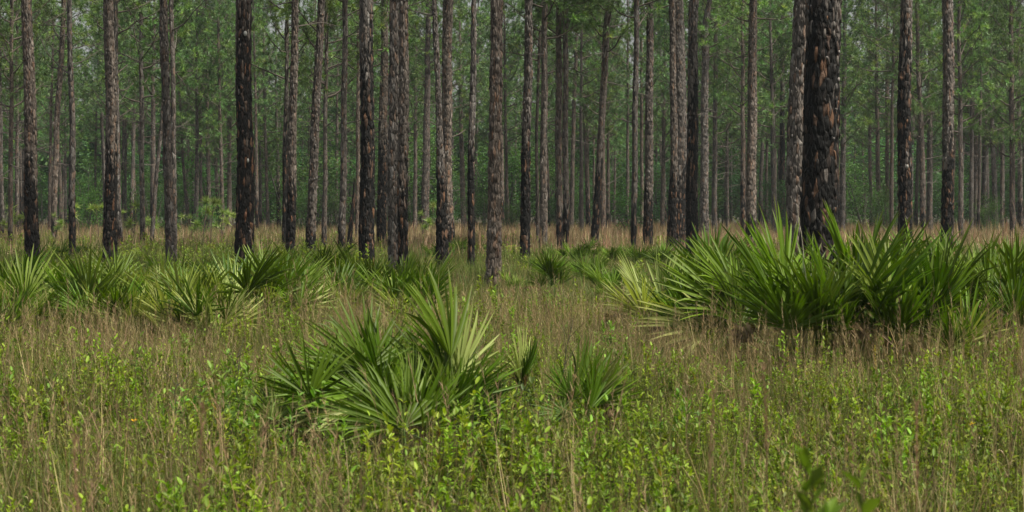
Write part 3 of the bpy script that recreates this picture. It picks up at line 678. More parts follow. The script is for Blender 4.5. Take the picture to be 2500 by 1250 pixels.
# ------------------------------------------------------------------ palmettos
HUB = {}
def frond_meshes(kind):
    pl = rs.uniform(.45, .8); bend = rs.uniform(.1, .35)
    t = np.linspace(0, 1, 6); ang = bend*t
    p = np.stack([np.zeros(6), np.cumsum(np.sin(ang))*pl/6-np.sin(ang[0])*pl/6, np.cumsum(np.cos(ang))*pl/6-pl/6], -1)
    pb = MB(); tube(pb, p, np.linspace(.011, .006, 6), (.10, .15, .035) if kind != 'dead' else (.28, .19, .11), 4)
    hub = p[-1]; Pd = unit(p[-1]-p[-2]); X = np.array([1., 0, 0]); Nn = np.cross(X, Pd)
    n = rs.randint(20, 27); sp = R(rs.uniform(34, 76)); L0 = rs.uniform(.55, .72)
    A = np.linspace(-sp, sp, n)+rs.normal(0, .045, n)
    fb = MB(); ts = np.array([0, .12, .28, .5, .75, .92, 1]); pr = np.array([.16, .5, .95, 1, .72, .33, .03])
    if kind == 'dark': base = (.055, .102, .005)
    elif kind == 'mid': base = (.085, .155, .008)
    elif kind == 'pale': base = (.26, .30, .09)
    elif kind == 'yellow': base = (.16, .22, .04)
    else: base = (.17, .12, .065)
    for a in A:
        L = L0*(1-.25*(abs(a)/sp)**2)*rs.uniform(.82, 1.08)
        back = rs.uniform(.02, .22)+(.5 if kind == 'dead' else 0); dr = rs.uniform(.0, .16)*(1 if rs.rand() < .75 else 2.5)+(.8 if kind == 'dead' else 0)
        d = math.cos(a)*Pd+math.sin(a)*X
        d = unit(d+Nn*(-.18*math.cos(a)+.1)+rs.normal(0, .035, 3))
        side = unit(np.cross(d, Nn)); nn_ = np.cross(side, d)
        tw = rs.normal(0, .55); side2 = side*math.cos(tw)+nn_*math.sin(tw); n2 = np.cross(side2, d)
        C = hub+d*(L*ts)[:, None]+Nn*(-back*L*ts**2)[:, None]*.5+np.array([0, 0, -1])*(dr*L*ts**3)[:, None]
        w_ = rs.uniform(.017, .031)*pr*(L0/.6)
        V = np.stack([C-side2*w_[:, None]/2+n2*w_[:, None]*.28, C, C+side2*w_[:, None]/2+n2*w_[:, None]*.28], 1)
        m = len(ts); i = np.arange(m-1)[:, None]*3
        f = np.concatenate([i+np.array([[0, 1, 4, 3]]), i+np.array([[1, 2, 5, 4]])])
        c = np.array(base)*rs.uniform(.8, 1.25)
        c = np.tile(c, (m*3, 1))
        tip = np.repeat(np.clip((ts-.9)*10, 0, 1), 3)[:, None]*rs.uniform(0, .8); c = c*(1-tip)+np.array([.22, .16, .07])*tip
        fb.add(V.reshape(-1, 3), f, c)
    a_, b_ = fb.mesh('fan_leaf', M_palm), pb.mesh('leaf_stalk', M_palm)
    HUB[a_.name] = (Vector(hub), L0); return a_, b_
FR = {k: [frond_meshes(k) for _ in range(n)] for k, n in dict(dark=6, mid=6, pale=3, yellow=2, dead=3).items()}
def palmetto(px, yb, size, label, nf=None, mix='dm', group=None, spreadmul=1.0, lean=0.0, tall=1.0, detail=True):
    x, D, s = place(px, yb); z0 = float(ground_z(x, D))
    e = bpy.data.objects.new('saw_palmetto', None); COL.objects.link(e); e.location = (x, D, z0)
    tag(e, label, 'palmetto', group)
    nf = nf or random.randint(9, 14)
    if detail:
        mb = MB(); p = np.array([(-.25, 0, .04), (-.1, .02, .07), (0, 0, .1), (.05, 0, .2)]); tube(mb, p, [.05, .06, .07, .04], (.10, .065, .04), 7)
        link('stem', mb.mesh('palmetto_stem', M_twig), e, None, (0, 0, random.uniform(0, 6.28)), size)
    for k in range(nf):
        q = k/nf; az = k*2.4+random.uniform(-.4, .4); tilt = (.03+.62*q**1.4)*spreadmul+random.uniform(-.08, .12)
        r = random.random()
        if 'p' in mix and r < .48: kd = 'pale'
        elif r > .93: kd = 'yellow'
        else: kd = 'dark' if random.random() < (.6 if 'd' in mix else .3) else 'mid'
        sc_ = size*1.13*random.uniform(.68, 1.1)
        if q > .88 and random.random() < .6: kd = 'dead'; tilt += .3
        m, st = random.choice(FR[kd])
        rot = Matrix.Rotation(az, 3, 'Z') @ Matrix.Rotation(-tilt, 3, 'X') @ Matrix.Rotation(random.gauss(0, .75), 3, 'Z')
        if lean: rot = Matrix.Rotation(lean, 3, 'Y') @ rot
        off = Vector((math.sin(-az), math.cos(az), 0))*.05*size
        f = link('frond', m, e, (off.x, off.y, .05), rot.to_euler(), (sc_, sc_, sc_*tall))
        if detail: link('leaf_stalk', st, f)
        if kd in ('pale', 'dead', 'yellow'):
            f['label'] = {'pale': 'pale silvery green fan leaf', 'dead': 'dead tan fan leaf', 'yellow': 'yellowish fan leaf'}[kd]
    return e
P_ = palmetto
def hero_palm(px, yb, fronds, label):
    """fans traced from the photograph: hub pixel, lean of the fan, length in pixels, turn about its stalk, kind, depth offset"""
    x, D, s = place(px, yb); z0 = float(ground_z(x, D)); e = bpy.data.objects.new('saw_palmetto', None); COL.objects.link(e)
    e.location = (x, D, z0); tag(e, label, 'palmetto')
    mb = MB(); tube(mb, np.array([(-.25, 0, .04), (-.1, .02, .07), (0, 0, .1), (.05, 0, .2)]), [.05, .06, .07, .04], (.10, .065, .04), 7)
    link('stem', mb.mesh('palmetto_stem', M_twig), e)
    for (hx, hy, dr, L, turn, kd, dy, tb) in fronds:
        m, st = random.choice(FR[kd]); h, L0 = HUB[m.name]; sc_ = L*1.18/s/L0
        rot = Matrix.Rotation(R(dr), 3, 'Y') @ Matrix.Rotation(R(-tb), 3, 'X') @ Matrix.Rotation(R(turn), 3, 'Z')
        k = (D+dy)/D
        hub = Vector(((hx-1250)/s*k-x, dy, CAMZ-(hy-HOR)/s*k-z0))
        f = link('frond', m, e, hub-rot @ (h*sc_), rot.to_euler(), sc_); link('leaf_stalk', st, f)
        if kd in ('pale', 'dead', 'yellow'): f['label'] = {'pale': 'pale silvery green fan leaf', 'dead': 'dead tan fan leaf', 'yellow': 'yellowish fan leaf'}[kd]
# centre clump in the foreground
hero_palm(1000, 1120, [(985, 1045, 2, 205, 30, 'mid', -.1, 5), (965, 1045, -62, 195, 62, 'mid', -.1, 0), (1010, 1040, 45, 170, 40, 'mid', .1, 0), (960, 1030, -30, 170, 50, 'dark', .2, 0),
  (1030, 1050, 68, 150, 60, 'mid', 0, 0), (950, 1060, -74, 190, 55, 'dark', .1, 0), (1000, 1010, 18, 170, 65, 'yellow', .25, 0), (990, 1070, 80, 130, 20, 'dead', .2, 0)],
  'foreground palmetto with upright glossy fans, front middle of the central clump')
hero_palm(1105, 1080, [(1100, 875, 6, 235, 50, 'dark', 0, 0), (1085, 890, -10, 180, 60, 'mid', .2, 0), (1118, 915, 38, 165, 30, 'pale', .3, 0), (1115, 975, 66, 160, 35, 'mid', -.1, 0), (1060, 940, -14, 170, 65, 'dark', .15, 0),
  (1120, 1030, 55, 170, 30, 'dark', -.1, 0), (1090, 985, 15, 175, 60, 'dark', 0, 0), (1140, 1010, 80, 130, 20, 'mid', .2, -5), (1120, 950, 20, 130, 40, 'dark', .4, 0)],
  'tallest palmetto of the central foreground clump, big dark fan raised at its right')
hero_palm(880, 1075, [(895, 905, -6, 200, 40, 'dark', .2, 0), (880, 960, -42, 240, 55, 'mid', 0, 0), (925, 930, 14, 170, 65, 'dark', .3, 0), (870, 1000, -58, 190, 60, 'pale', -.1, 0),
  (860, 930, -22, 180, 45, 'mid', .35, 0), (900, 1010, -20, 150, 35, 'dark', .1, 0), (850, 1050, -70, 150, 50, 'mid', .1, 0), (930, 990, 28, 150, 60, 'mid', .2, 0), (845, 1020, -70, 120, 30, 'dead', .3, 0)],
  'palmetto at the left rear of the central foreground clump')
hero_palm(755, 1080, [(755, 972, -8, 150, 5, 'dark', -.1, -10), (760, 1000, -70, 150, 40, 'mid', .1, 0), (770, 990, 58, 130, 40, 'dark', .2, 0), (735, 1030, -66, 120, 50, 'mid', 0, 0), (780, 1040, 40, 110, 50, 'mid', .1, 0)],
  'dark low palmetto with a round fan at the left end of the central foreground clump')
hero_palm(665, 1090, [(660, 1020, -62, 110, 40, 'mid', 0, 0), (665, 1010, -25, 100, 55, 'dark', .1, 0), (670, 1030, 40, 80, 40, 'pale', .1, 0)],
  'small palmetto half buried in leafy shrub left of the central clump')
hero_palm(1430, 1060, [(1400, 975, 48, 175, 15, 'dark', 0, 0), (1392, 975, -14, 100, 35, 'mid', .1, 0), (1450, 985, 66, 140, 20, 'mid', .1, 0), (1440, 1000, 24, 120, 50, 'mid', -.1, 0), (1420, 995, 80, 150, 40, 'pale', .05, 0), (1380, 1010, -50, 90, 40, 'dark', 0, 0), (1470, 1030, 82, 90, 20, 'dead', .1, 0)],
  'low spreading palmetto alone right of the central clump')
hero_palm(1282, 1010, [(1268, 930, 28, 125, 66, 'pale', 0, 0), (1272, 935, 36, 120, 72, 'dark', .05, 0), (1278, 950, 40, 110, 80, 'dead', .1, 0), (1275, 960, 10, 90, 70, 'dark', .1, 0)],
  'tiny palmetto with one narrow raised fan right of the central clump')
hero_palm(1900, 860, [(1915, 705, 6, 195, 48, 'mid', 0, 0), (1900, 710, -12, 180, 55, 'mid', .1, 0), (1880, 770, -28, 190, 50, 'mid', -.1, 0), (1935, 770, 22, 160, 50, 'dark', .1, 0), (1890, 800, -40, 200, 60, 'pale', .1, 0), (1910, 800, 5, 170, 40, 'mid', -.15, 0), (1950, 810, 40, 150, 50, 'dark', .2, 0), (1925, 780, 10, 150, 30, 'dark', .3, 0)],
  'tallest palmetto of the right thicket, broad upright fan before the giant trunk')
hero_palm(1790, 870, [(1790, 760, -38, 210, 45, 'mid', 0, 0), (1800, 720, -26, 170, 55, 'mid', .2, 0), (1800, 790, -12, 160, 60, 'dark', 0, 0), (1770, 800, -58, 200, 50, 'pale', .1, 0), (1810, 790, 12, 170, 45, 'dark', .1, 0), (1780, 830, -66, 170, 40, 'dark', -.1, 0), (1800, 830, 30, 140, 50, 'mid', .2, 0)],
  'palmetto of the right thicket with long fans leaning left, before the straight grey pine')
P_(820, 1045, .75, 'inner palmetto hidden low between the fans of the central clump at left', 12, 'd')
P_(1000, 1060, .72, 'inner palmetto hidden low in the middle of the central clump', 13, 'd')
P_(1160, 1060, .62, 'low palmetto at the outer right of the central clump', 10, 'd', spreadmul=1.1)
P_(930, 1000, .85, 'rear palmetto standing behind the middle of the central clump', 11, 'dm')
P_(1470, 1040, .45, 'small palmetto right behind the low spreading one', 8, 'd', spreadmul=1.2)
# right hand thicket
right = [(1600, 800, .95, 'leftmost palmetto of the right hand thicket, leaning out over dry grass', 'dp', 1.2),
 (1690, 830, 1.05, 'palmetto with long pale fans near the left end of the right thicket', 'd', 1.0),
 (1960, 880, 1.05, 'palmetto directly below the giant burnt trunk', 'd', .9),
 (2055, 880, 1.25, 'bushy palmetto right below the giant trunk with one stiff pale leaflet', 'd', .85),
 (2110, 830, 1.25, 'palmetto behind the bushy one, below the far pines', 'm', .8),
 (2200, 880, 1.15, 'palmetto below the black burnt pine', 'd', .9),
 (2285, 850, 1.15, 'palmetto below the grey brown thick pine', 'd', .85),
 (2350, 880, .95, 'palmetto with a pale drooping fan near the right edge', 'p', 1.0),
 (2420, 840, 1.05, 'palmetto second from the right edge', 'dp', .9),
 (2490, 850, 1.1, 'palmetto cut by the right edge of the view', 'd', .9),
 (2160, 780, 1.1, 'rear palmetto peeping over the right thicket near the black burnt pine', 'm', .8),
 (2010, 800, 1.1, 'rear palmetto pressed against the foot of the giant trunk', 'm', .8),
 (2380, 775, 1.1, 'rear palmetto peeping over the right thicket near its right end', 'm', .8),
 (1740, 780, 1.15, 'rear palmetto at the left end of the right thicket', 'm', .8),
 (2250, 770, 1.1, 'rear palmetto between the two burnt pines on the right', 'm', .8),
 (2470, 760, 1.1, 'rear palmetto at the right edge of the view', 'm', .8)]
for (a, b, c, l, m, sp) in right: P_(a, b+22, c*random.uniform(.95, 1.15), l, 12, m, spreadmul=sp*.68, tall=1.05)
left = [(20, 775, 1.15, 'palmetto at the left edge of the left hand band', 'd'), (80, 800, .95, 'palmetto in front of the first thick pine', 'm'), (140, 755, 1.1, 'palmetto right of the first thick pine', 'd'),
 (215, 795, 1.2, 'dark palmetto of the left band below the brown thick pine', 'd'), (285, 760, 1.0, 'palmetto behind the dark one in the left band', 'm'), (330, 810, .95, 'palmetto with pale flat fan left of the kinked pine', 'p'),
 (390, 765, 1.2, 'silvery palmetto below the kinked grey pine', 'p'), (455, 800, 1.05, 'bleached palmetto right of the silvery one', 'p'), (505, 775, 1.0, 'palmetto with drying pale fans left of the coal black trunk', 'p'),
 (560, 800, 1.05, 'palmetto in front of the coal black trunk', 'dp'), (625, 775, 1.05, 'palmetto right beside the coal black trunk', 'd'), (640, 740, .9, 'rear palmetto behind the coal black trunk foot', 'm'),
 (725, 765, .85, 'palmetto with a pale fan between the coal black trunk and the flecked pine', 'p'), (800, 760, 1.0, 'palmetto in front left of the flecked black pine', 'm'),
 (890, 740, .95, 'palmetto at the foot of the flecked black pine', 'd'), (960, 770, .9, 'palmetto in front of the double trunk', 'm'), (60, 730, .9, 'rear palmetto behind the first thick pine foot', 'm'), (460, 735, .85, 'rear palmetto right of the kinked pine foot', 'm'),
 (340, 730, .85, 'rear palmetto between the brown thick pine and the kinked pine', 'm'), (830, 715, .8, 'rear palmetto left of the flecked pine foot', 'p'), (1025, 790, .8, 'palmetto leaning right in dry grass right of the double trunk', 'p')]
for (a, b, c, l, m) in left: P_(a, b+20, c*random.uniform(.84, 1.06)*(1.18 if a > 600 else 1.05), l, 12, m+('p' if random.random() < .4 else ''), spreadmul=.95)
for a, b, c, l in [(110, 770, .8, 'low palmetto squeezed beside the first thick pine'), (185, 815, .75, 'front low palmetto left of the dark one'), (250, 720, .7, 'rear low palmetto at the brown thick pine foot'),
 (270, 820, .75, 'front low palmetto right of the dark one'), (425, 820, .75, 'front low pale palmetto below the kinked pine'), (515, 830, .7, 'front low palmetto left of the coal black foot'), (400, 715, .7, 'rear low palmetto at the kinked pine foot'),
 (590, 735, .7, 'rear low palmetto left of the coal black foot'), (680, 800, .75, 'front low palmetto in the gap right of the coal black trunk'), (760, 720, .7, 'rear low palmetto in the gap left of the flecked pine'),
 (850, 780, .7, 'front low palmetto below the flecked pine'), (925, 720, .65, 'rear low palmetto left of the double trunk foot'), (1000, 740, .7, 'low palmetto right of the double trunk foot'), (10, 830, .8, 'front palmetto at the left edge')]:
    P_(a, b+12, c*(1.4 if a > 590 else 1.22), l, 12, random.choice(['d', 'dp', 'p', 'm']))
mid = [(1340, 715, .9, 'mid distance palmetto in grass right of the pale grey pine'), (1440, 690, .8, 'mid distance palmetto left of the leaning pine foot'), (1480, 720, .8, 'mid distance palmetto in brown grass before the leaning pine'),
 (1060, 640, .7, 'small palmetto behind the fire hollowed pine'), (1115, 625, .8, 'small palmetto far behind the slim black footed pine'), (1170, 622, .7, 'small far palmetto left of the pale grey thick pine'),
 (1400, 650, .8, 'palmetto at the foot of the two close slim pines'), (1300, 660, .6, 'small palmetto at the foot of the black and brown pine'), (1500, 650, .8, 'palmetto between the leaning pine and the slim burnt pines'), (1560, 655, .8, 'palmetto in front of the slim burnt footed pine'),
 (1445, 635, .7, 'far palmetto under the leaning pine'), (1350, 640, .7, 'far palmetto before the grey slim pine'), (1610, 660, .8, 'palmetto in front of the stout slim pine'), (1530, 700, .7, 'palmetto among brown grass left of the right thicket'),
 (150, 640, .7, 'far palmetto between the two leftmost near trunks'), (200, 625, .6, 'far palmetto just right of the slim grey trunk'), (120, 622, .6, 'far palmetto behind the first thick pine'), (1250, 700, .55, 'small palmetto just right of the pale grey pine foot'), (1520, 625, .6, 'far palmetto in front of the distant tan grass'), (1640, 700, .8, 'palmetto behind the left end of the right thicket'), (450, 700, .7, 'small far palmetto right of the kinked pair'), (690, 690, .6, 'small palmetto behind in grass right of the coal black trunk')]
for (a, b, c, l) in mid: P_(a, b, c, l, 10, 'm', detail=False)

# ------------------------------------------------------------------ pine saplings
def sapling_meshes():
    h = rs.uniform(1.0, 1.9); st, nd = MB(), MB()
    p = curve((0, 0, 0), (0, 0, 1), h, 5, 0, .04); tube(st, p, np.linspace(.022, .012, 6), (.13, .10, .075), 5)
    TP = [p[-1]]; TD = [np.array([0, 0, 1.])]
    for k in range(rs.randint(2, 6)):
        a = rs.uniform(0, 6.28); q = curve(p[rs.randint(2, 5)], (math.cos(a), math.sin(a), .6), rs.uniform(.25, .5), 3, .8, .1)
        tube(st, q, [.012, .01, .009, .008], (.13, .10, .075), 4); TP.append(q[-1]); TD.append(q[-1]-q[-2])
    tufts(nd, np.array(TP), np.array(TD), 60, .38, .026, jit((.22, .30, .07), len(TP), .2))
    return st.mesh('sapling_stem', M_twig), nd.mesh('sapling_needles', M_needle)
SAP = [sapling_meshes() for _ in range(5)]
saps = [(22, 597, 'bottlebrush pine sapling near the left edge'), (52, 595, 'pine sapling left of the first thick pine'), (140, 590, 'bright pine sapling right of the first thick pine'), (195, 592, 'pine sapling right of the slim grey trunk'),
 (240, 590, 'pine sapling left of the brown thick pine foot'), (325, 600, 'bushy pine sapling right of the brown thick pine'), (362, 590, 'bright tufted pine sapling left of the kinked pair'), (470, 590, 'pine sapling right of the kinked pair'),
 (495, 598, 'tall pine sapling in the middle of the left clearing'), (515, 600, 'short bright pine sapling in the left clearing'), (540, 592, 'pine sapling near the pale spindly pine'), (565, 585, 'pine sapling close to the coal black trunk'),
 (1036, 592, 'lone yellow green pine sapling near the centre'), (300, 585, 'small far pine sapling behind the brown thick pine'), (1058, 580, 'small pine sapling right of the lone yellow green one'), (440, 582, 'small far pine sapling behind the kinked pair')]
for i, (px, yb, lab) in enumerate(saps):
    x, D, s = place(px, yb); e = bpy.data.objects.new('pine_sapling', None); COL.objects.link(e); e.location = (x, D, 0); e.rotation_euler = (0, 0, random.uniform(0, 6))
    e.scale = (random.uniform(.9, 1.35),)*3; tag(e, lab, 'sapling'); a, b = SAP[i % 5]; link('stem', a, e); link('needles', b, e)

# ------------------------------------------------------------------ burnt snag, bare twigs, single shrubs
def snag():
    x, D, s = place(853, 602); e = bpy.data.objects.new('burnt_snag', None); COL.objects.link(e); e.location = (x, D, 0)
    tag(e, 'short pointed jet black burnt snag beside a pale slim pine', 'snag')
    V, f, uv, c, info = make_trunk(np.array([0, 1, 2.2, 3.4]), np.array([0, .05, .18, .22]), np.array([.13, .12, .09, .03]), 3.4, .06, 16, 9, 1.3, 555, .9)
    link('trunk', mesh_np('snag_trunk', V, f, M_bark, attrs={'char': c+1}, uv=uv), e)
snag()
def bare_twig(px, yb, top, h, label, col=(.30, .26, .22), r=.008, nside=5):
    x, D, s = place(px, yb); mb = MB(); lx = (top-px)/s
    p = np.array([[0, 0, 0], [lx*.15, 0, h*.3], [lx*.45+.02, .03, h*.6], [lx*.8, 0, h*.85], [lx, .02, h]])
    t = np.linspace(0, 4, 13); p = np.stack([np.interp(t, range(5), p[:, i]) for i in range(3)], -1)+rs.normal(0, .008, (13, 3))
    tube(mb, p, np.linspace(r, r*.3, 13), col, 5)
    for k in range(nside):
        i = rs.randint(5, 12); q = curve(p[i], unit(p[i]-p[i-1])+rs.normal(0, .7, 3), rs.uniform(.1, .35), 4, .2, .1); tube(mb, q, np.linspace(r*.5, r*.2, 5), col, 3)
    o = link('bare_twig', mb.mesh('bare_twig', M_twig), None, (x, D, 0)); tag(o, label, 'twig')
bare_twig(1975, 900, 1950, 1.98, 'pale bare twig arching up in front of the giant burnt trunk', (.5, .44, .36), .006, 1)
bare_twig(1350, 980, 1400, .95, 'dark forked bare twig standing in dry grass right of centre', (.10, .08, .07), .006)
bare_twig(690, 720, 635, 1.2, 'thin tan bare stalk leaning left in front of the dark thin trunk', (.22, .15, .09), .009)
bare_twig(412, 1110, 430, .8, 'dark thin stem in the low shrubs at lower left', (.06, .05, .045), .005)
bare_twig(560, 1080, 585, .9, 'dark thin stem rising left of the central palmetto clump', (.06, .05, .045), .005)
bare_twig(1845, 1040, 1760, .6, 'brown leaning stalk in the grass below the right thicket', (.25, .17, .1), .004)
def single_shrub(px, yb, h, label, n=14, leaf=.055, col=(.14, .26, .04), spread=.16, nl=22):
    x, D, s = place(px, yb); o = link('leafy_shrub', shrub(n, h, leaf, nl, col, spread, .45), None, (x, D, 0)); tag(o, label, 'shrub')
single_shrub(1500, 900, .62, 'light green leafy shrub standing up from brown grass right of centre')
single_shrub(1500, 880, .5, 'smaller leafy shrub close behind the light green one', 8)
single_shrub(440, 1040, .5, 'light green leafy shrub left of the foreground palmettos', 12, .06)
single_shrub(640, 1060, .74, 'large leafy shrub touching the left of the central palmetto clump', 22, .065, (.15, .26, .04), .28)
single_shrub(700, 1100, .6, 'leafy shrub in front of the left foreground palmetto', 18, .065, (.15, .26, .04), .28)
single_shrub(580, 1080, .66, 'leafy shrub at the far left of the central clump', 16, .065, (.12, .24, .05), .2)
single_shrub(1290, 1040, .55, 'shrub with pale shiny leaves between the two foreground palmettos', 12, .06, (.13, .22, .06))
single_shrub(1640, 1060, .5, 'slim upright shrub in front of dry grass right of centre', 8, .06)
single_shrub(650, 690, 1.0, 'wispy green bush behind the coal black trunk foot', 14, .05, (.12, .2, .05), .3, 30)
single_shrub(905, 672, .9, 'climbing leafy sprig at the foot of the flecked black pine', 4, .08, (.2, .3, .04), .08)
single_shrub(380, 625, 1.0, 'yellow green low bush behind the kinked pair', 14, .08, (.2, .27, .04), .5, 22)
single_shrub(960, 960, .4, 'small leafy shrub behind the front palmetto fans', 8)
# blurred leafy sprig close to the lens
def near_sprig(px, D, top_y, label, n=4):
    x = (px-1250)/F*D; ztop = CAMZ-(top_y-HOR)/F*D; mb = MB()
    for k in range(n):
        a = rs.uniform(0, 6.28); q = rs.uniform(-1, 1); hh = ztop*rs.uniform(.9, 1)
        p = curve((q*.05, rs.normal(0, .04), 0), (q*.02, 0, 1), hh, 6, 0, .008); tube(mb, p, np.linspace(.004, .002, 7), (.09, .08, .04), 4)
        m = 20; tt = rs.uniform(.78, 1, m); P = np.stack([np.interp(tt*6, range(7), p[:, i]) for i in range(3)], -1)
        az = rs.uniform(0, 6.28, m); el = rs.uniform(.1, .75, m); d = np.stack([np.cos(az)*np.sin(el), np.sin(az)*np.sin(el), np.cos(el)], -1)
        leaves(mb, P, d, np.array([0, 0, 1.])+rs.normal(0, .4, (m, 3)), rs.uniform(.05, .075, m), rs.uniform(.024, .034, m), jit((.09, .17, .02), m))
    o = link('leafy_sprig', mb.mesh('leafy_sprig', M_leaf), None, (x, D, 0)); tag(o, label, 'shrub')
near_sprig(2050, 3.8, 1085, 'blurred dark green leafy sprig close to the lens at lower right')
def near_stalk(px, D, top_y, lean, label):
    x = (px-1250)/F*D; ztop = CAMZ-(top_y-HOR)/F*D; mb = MB(); p = curve((0, 0, 0), (lean*.5, 0, 1), ztop, 7, 0, .02)
    tube(mb, p, np.linspace(.003, .0015, 8), (.24, .16, .09), 4); m = 110; tt = rs.uniform(.80, 1, m)
    P = np.stack([np.interp(tt*7, range(8), p[:, i]) for i in range(3)], -1); az = rs.uniform(0, 6.28, m)
    blades(mb, P, az, rs.uniform(.15, .6, m), rs.uniform(.02, .045, m), rs.uniform(-.3, .6, m), np.full(m, .0025), 2, jit((.30, .20, .12), m))
    o = link('seed_head', mb.mesh('seed_head', M_grass), None, (x, D, 0)); tag(o, label, 'grass stalk')
near_stalk(455, 5.2, 985, .05, 'blurred brown seed head close to the lens at lower left')
near_stalk(1735, 5.6, 960, -.03, 'blurred brown seed head close to the lens right of centre')
near_stalk(1880, 6.0, 900, .02, 'soft tall seed head below the giant trunk')
near_stalk(240, 5.4, 1060, -.04, 'soft brown seed head low at the left')
near_stalk(2240, 5.8, 985, .06, 'soft seed head leaning in the lower right corner region')
# yellow flowers
def flower_spike(px, yb, h, label):
    x, D, s = place(px, yb); mb = MB(); p = curve((0, 0, 0), (0, 0, 1), h, 6, 0, .03); tube(mb, p, np.linspace(.004, .002, 7), (.15, .17, .05), 3)
    m = 46; tt = rs.uniform(.6, 1, m); P = np.stack([np.interp(tt*6, range(7), p[:, i]) for i in range(3)], -1)
    az = rs.uniform(0, 6.28, m); d = np.stack([np.cos(az), np.sin(az), .5+0*az], -1)
    leaves(mb, P, d, np.tile([0, 0, 1.], (m, 1)), np.full(m, .018), np.full(m, .010), jit((.42, .36, .05), m, .2))
    o = link('flower_spike', mb.mesh('flower_spike', M_leaf), None, (x, D, 0)); tag(o, label, 'flower')
flower_spike(2453, 930, .62, 'yellow flower spike left of a taller one near the right edge')
flower_spike(2484, 930, .7, 'taller yellow flower spike at the right edge')
flower_spike(2137, 940, .62, 'yellowish flower spike below the right palmetto thicket')
flower_spike(1925, 940, .6, 'yellow brown flower spike below the giant trunk')
def small_flower(px, yb, h, label):
    x, D, s = place(px, yb); mb = MB(); p = curve((0, 0, 0), (0, 0, 1), h, 4, 0, .03); tube(mb, p, np.linspace(.003, .002, 5), (.15, .2, .05), 3)
    m = 5; az = np.arange(m)*1.256; d = np.stack([np.cos(az), np.sin(az)*.6, np.full(m, .7)], -1)
    leaves(mb, np.tile(p[-1], (m, 1)), d, np.tile([0, 0, 1.], (m, 1)), np.full(m, .03), np.full(m, .022), jit((.75, .5, .02), m, .1))
    o = link('yellow_flower', mb.mesh('yellow_flower', M_leaf), None, (x, D, 0)); tag(o, label, 'flower')
small_flower(322, 1090, .42, 'small orange yellow flower in the grass at lower left')
small_flower(2378, 1100, .42, 'small yellow flower in the low shrubs at lower right')

# ------------------------------------------------------------------ ground cover
def emit(name, kinds, x, d, smin, smax, label, cat, tall=.15, tiltmax=.06):
    n = len(x); s_ = rs.uniform(smin, smax, n)*(.62+.72*vnoise(x, d, 1.3, 21))
    rot = np.stack([rs.normal(0, tiltmax, n), rs.normal(0, tiltmax, n), rs.uniform(0, 6.28, n)], -1)
    scl = np.stack([s_, s_, s_*rs.uniform(1-tall, 1+tall, n)], -1)
    scatter(name, kinds, np.stack([x, d, ground_z(x, d)-.01], -1), rs.randint(0, len(kinds), n), rot, scl, label, cat)
dry = [dry_tuft(9, .5, .005), dry_tuft(7, .66, .005), dry_tuft(12, .42, .0055), dry_tuft(6, .74, .0055), seed_tuft(3, .72)]
grn = [green_tuft() for _ in range(4)]
shr = [shrub(7, .36, .030, 24), shrub(5, .48, .036, 24, (.155, .235, .02)), shrub(8, .28, .025, 24, (.11, .16, .02)), shrub(7, .40, .030, 22, (.165, .215, .025)), shrub(6, .34, .034, 18, (.14, .165, .04)), shrub(5, .54, .042, 24, (.145, .22, .025))]
# near field
x, d = wedge(34000, 6.5, 27, 1.2)
px, py = topix(x, d); nz = vnoise(x, d, 1.1, 3)
front = np.clip((py-870)/180, 0, 1)
n2_ = vnoise(x, d, .45, 8); green = np.clip((.26+.55*front+(nz-.5)*1.1)*np.clip((n2_-.3)*4, .10, 1.35), .02, 1)
k = rs.rand(len(x)) < green*.62
emit('low_shrubs', shr, x[k], d[k], .55, 1.3, 'low bright green leafy shrubs covering the foreground', 'shrubs')
x, d = wedge(30000, 6.0, 27, 1.2); px, py = topix(x, d); nz = vnoise(x, d, 1.1, 3); front = np.clip((py-870)/180, 0, 1)
k = rs.rand(len(x)) < np.clip(.27-.13*front-(nz-.5)*.7+.09*(py < 960)+.08*((px > 1150) & (py < 960)), .03, .55)
emit('dry_grass', dry, x[k], d[k], .65, 1.1, 'tan and reddish dry grass stems with curled tips in the foreground', 'grass', tiltmax=.12)
x, d = wedge(12000, 6.0, 27, 1.2)
emit('green_grass', grn, x, d, .7, 1.3, 'short olive green grass between the foreground shrubs', 'grass', tiltmax=.1)
tall = [dry_tuft(4, .95, .006, .06, 7, .35), dry_tuft(3, 1.1, .006, .05, 7, .3), seed_tuft(2, 1.0)]
x, d = wedge(3400, 6.0, 27, 1.2); px, py = topix(x, d); k = rs.rand(len(x)) < np.where(py < 980, .95, .45); x, d = x[k], d[k]
emit('tall_dry_stems', tall, x, d, .65, 1.0, 'tall thin dry stems standing above the foreground shrubs and palmettos', 'grass', tiltmax=.14)
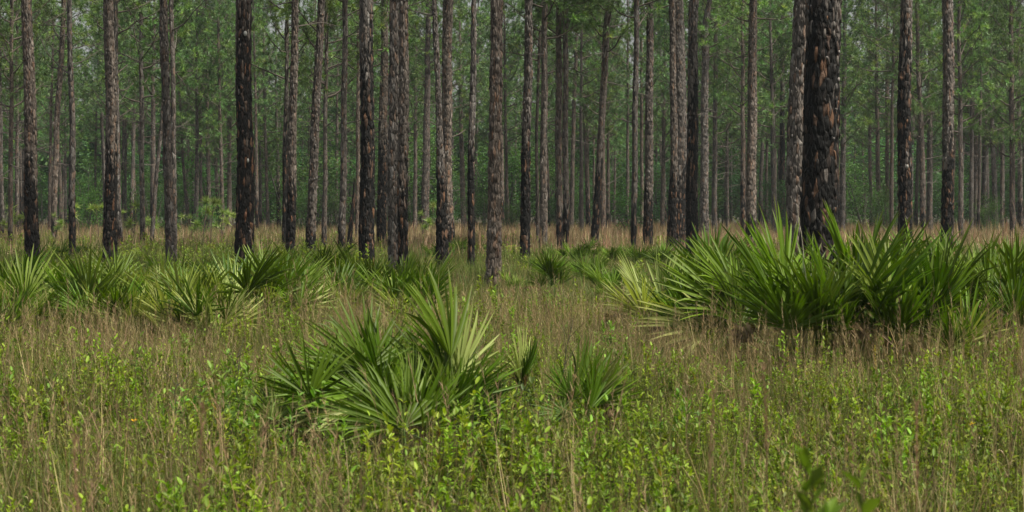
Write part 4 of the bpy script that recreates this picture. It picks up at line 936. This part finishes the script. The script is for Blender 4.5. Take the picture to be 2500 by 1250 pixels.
# middle field
mdry = [dry_tuft(12, .42, .009, .2, 4), dry_tuft(14, .48, .008, .25, 4)]
mgrn = [green_tuft(28, .42, .011, .22) for _ in range(2)]
mshr = [shrub(7, .42, .07, 12, (.13, .20, .04), .25), shrub(6, .5, .07, 12, (.18, .24, .04), .25)]
x, d = wedge(15500, 27, 66, 2.5)
emit('meadow_dry_grass', mdry, x, d, .6, 1.1, 'tan dry grass around the feet of the nearer pines', 'grass', tiltmax=.1)
x, d = wedge(11000, 27, 75, 2.5)
emit('meadow_green_grass', mgrn, x, d, .7, 1.3, 'olive green grass around the feet of the nearer pines', 'grass', tiltmax=.1)
x, d = wedge(5200, 24, 95, 2.5); k = vnoise(x, d, 3.5, 9) > np.where(x < -.06*d, .45, .62)
emit('meadow_shrubs', mshr, x[k], d[k], .7, 1.3, 'scattered yellow green bushes between the pines', 'shrubs')
# far field
TAN = (.37, .255, .155); TAN2 = (.42, .32, .20); RED = (.34, .20, .125); OLV = (.27, .24, .11)
fdry = [dry_tuft(16, .75, .03, .5, 3), dry_tuft(16, .85, .028, .5, 3)]
fgrn = [green_tuft(18, .5, .03, .5)]
x, d = wedge(15000, 62, 178, 5); px, py = topix(x, d)
k = rs.rand(len(x)) < np.where(px > 930, .95, .4)*np.where(d > 80, 1, .6)
emit('far_dry_grass', fdry, x[k], d[k], .7, 1.2, 'pinkish tan dry grass clearing before the distant pines', 'grass', tiltmax=.05)
x, d = wedge(9000, 62, 150, 5); px, py = topix(x, d); k = rs.rand(len(x)) < np.where(px < 930, .9, np.clip((95-d)/35, 0.05, .8))
emit('far_green_grass', fgrn, x[k], d[k], .7, 1.3, 'green grass of the clearing before the distant pines', 'grass')

# ------------------------------------------------------------------ haze
if HAZE > 0:
    mb = MB(); x0, x1, y0, y1, z0, z1 = -120, 120, -15, 320, -1.2, 34
    V = np.array([(x, y, z) for z in (z0, z1) for y in (y0, y1) for x in (x0, x1)], float)
    f = np.array([(0, 1, 3, 2), (4, 6, 7, 5), (0, 4, 5, 1), (2, 3, 7, 6), (0, 2, 6, 4), (1, 5, 7, 3)])
    f = f[:, ::-1]
    m, n, l, Pp, out = newmat('haze_air'); n.remove(Pp)
    v = n.new('ShaderNodeVolumePrincipled'); v.inputs['Color'].default_value = (.78, .87, .95, 1); v.inputs['Density'].default_value = HAZE; v.inputs['Anisotropy'].default_value = .2
    l.new(v.outputs[0], out.inputs['Volume'])
    o = link('haze', mesh_np('haze', V, f, m)); o['kind'] = 'stuff'; o['label'] = 'thin bluish humid air softening the far trees'
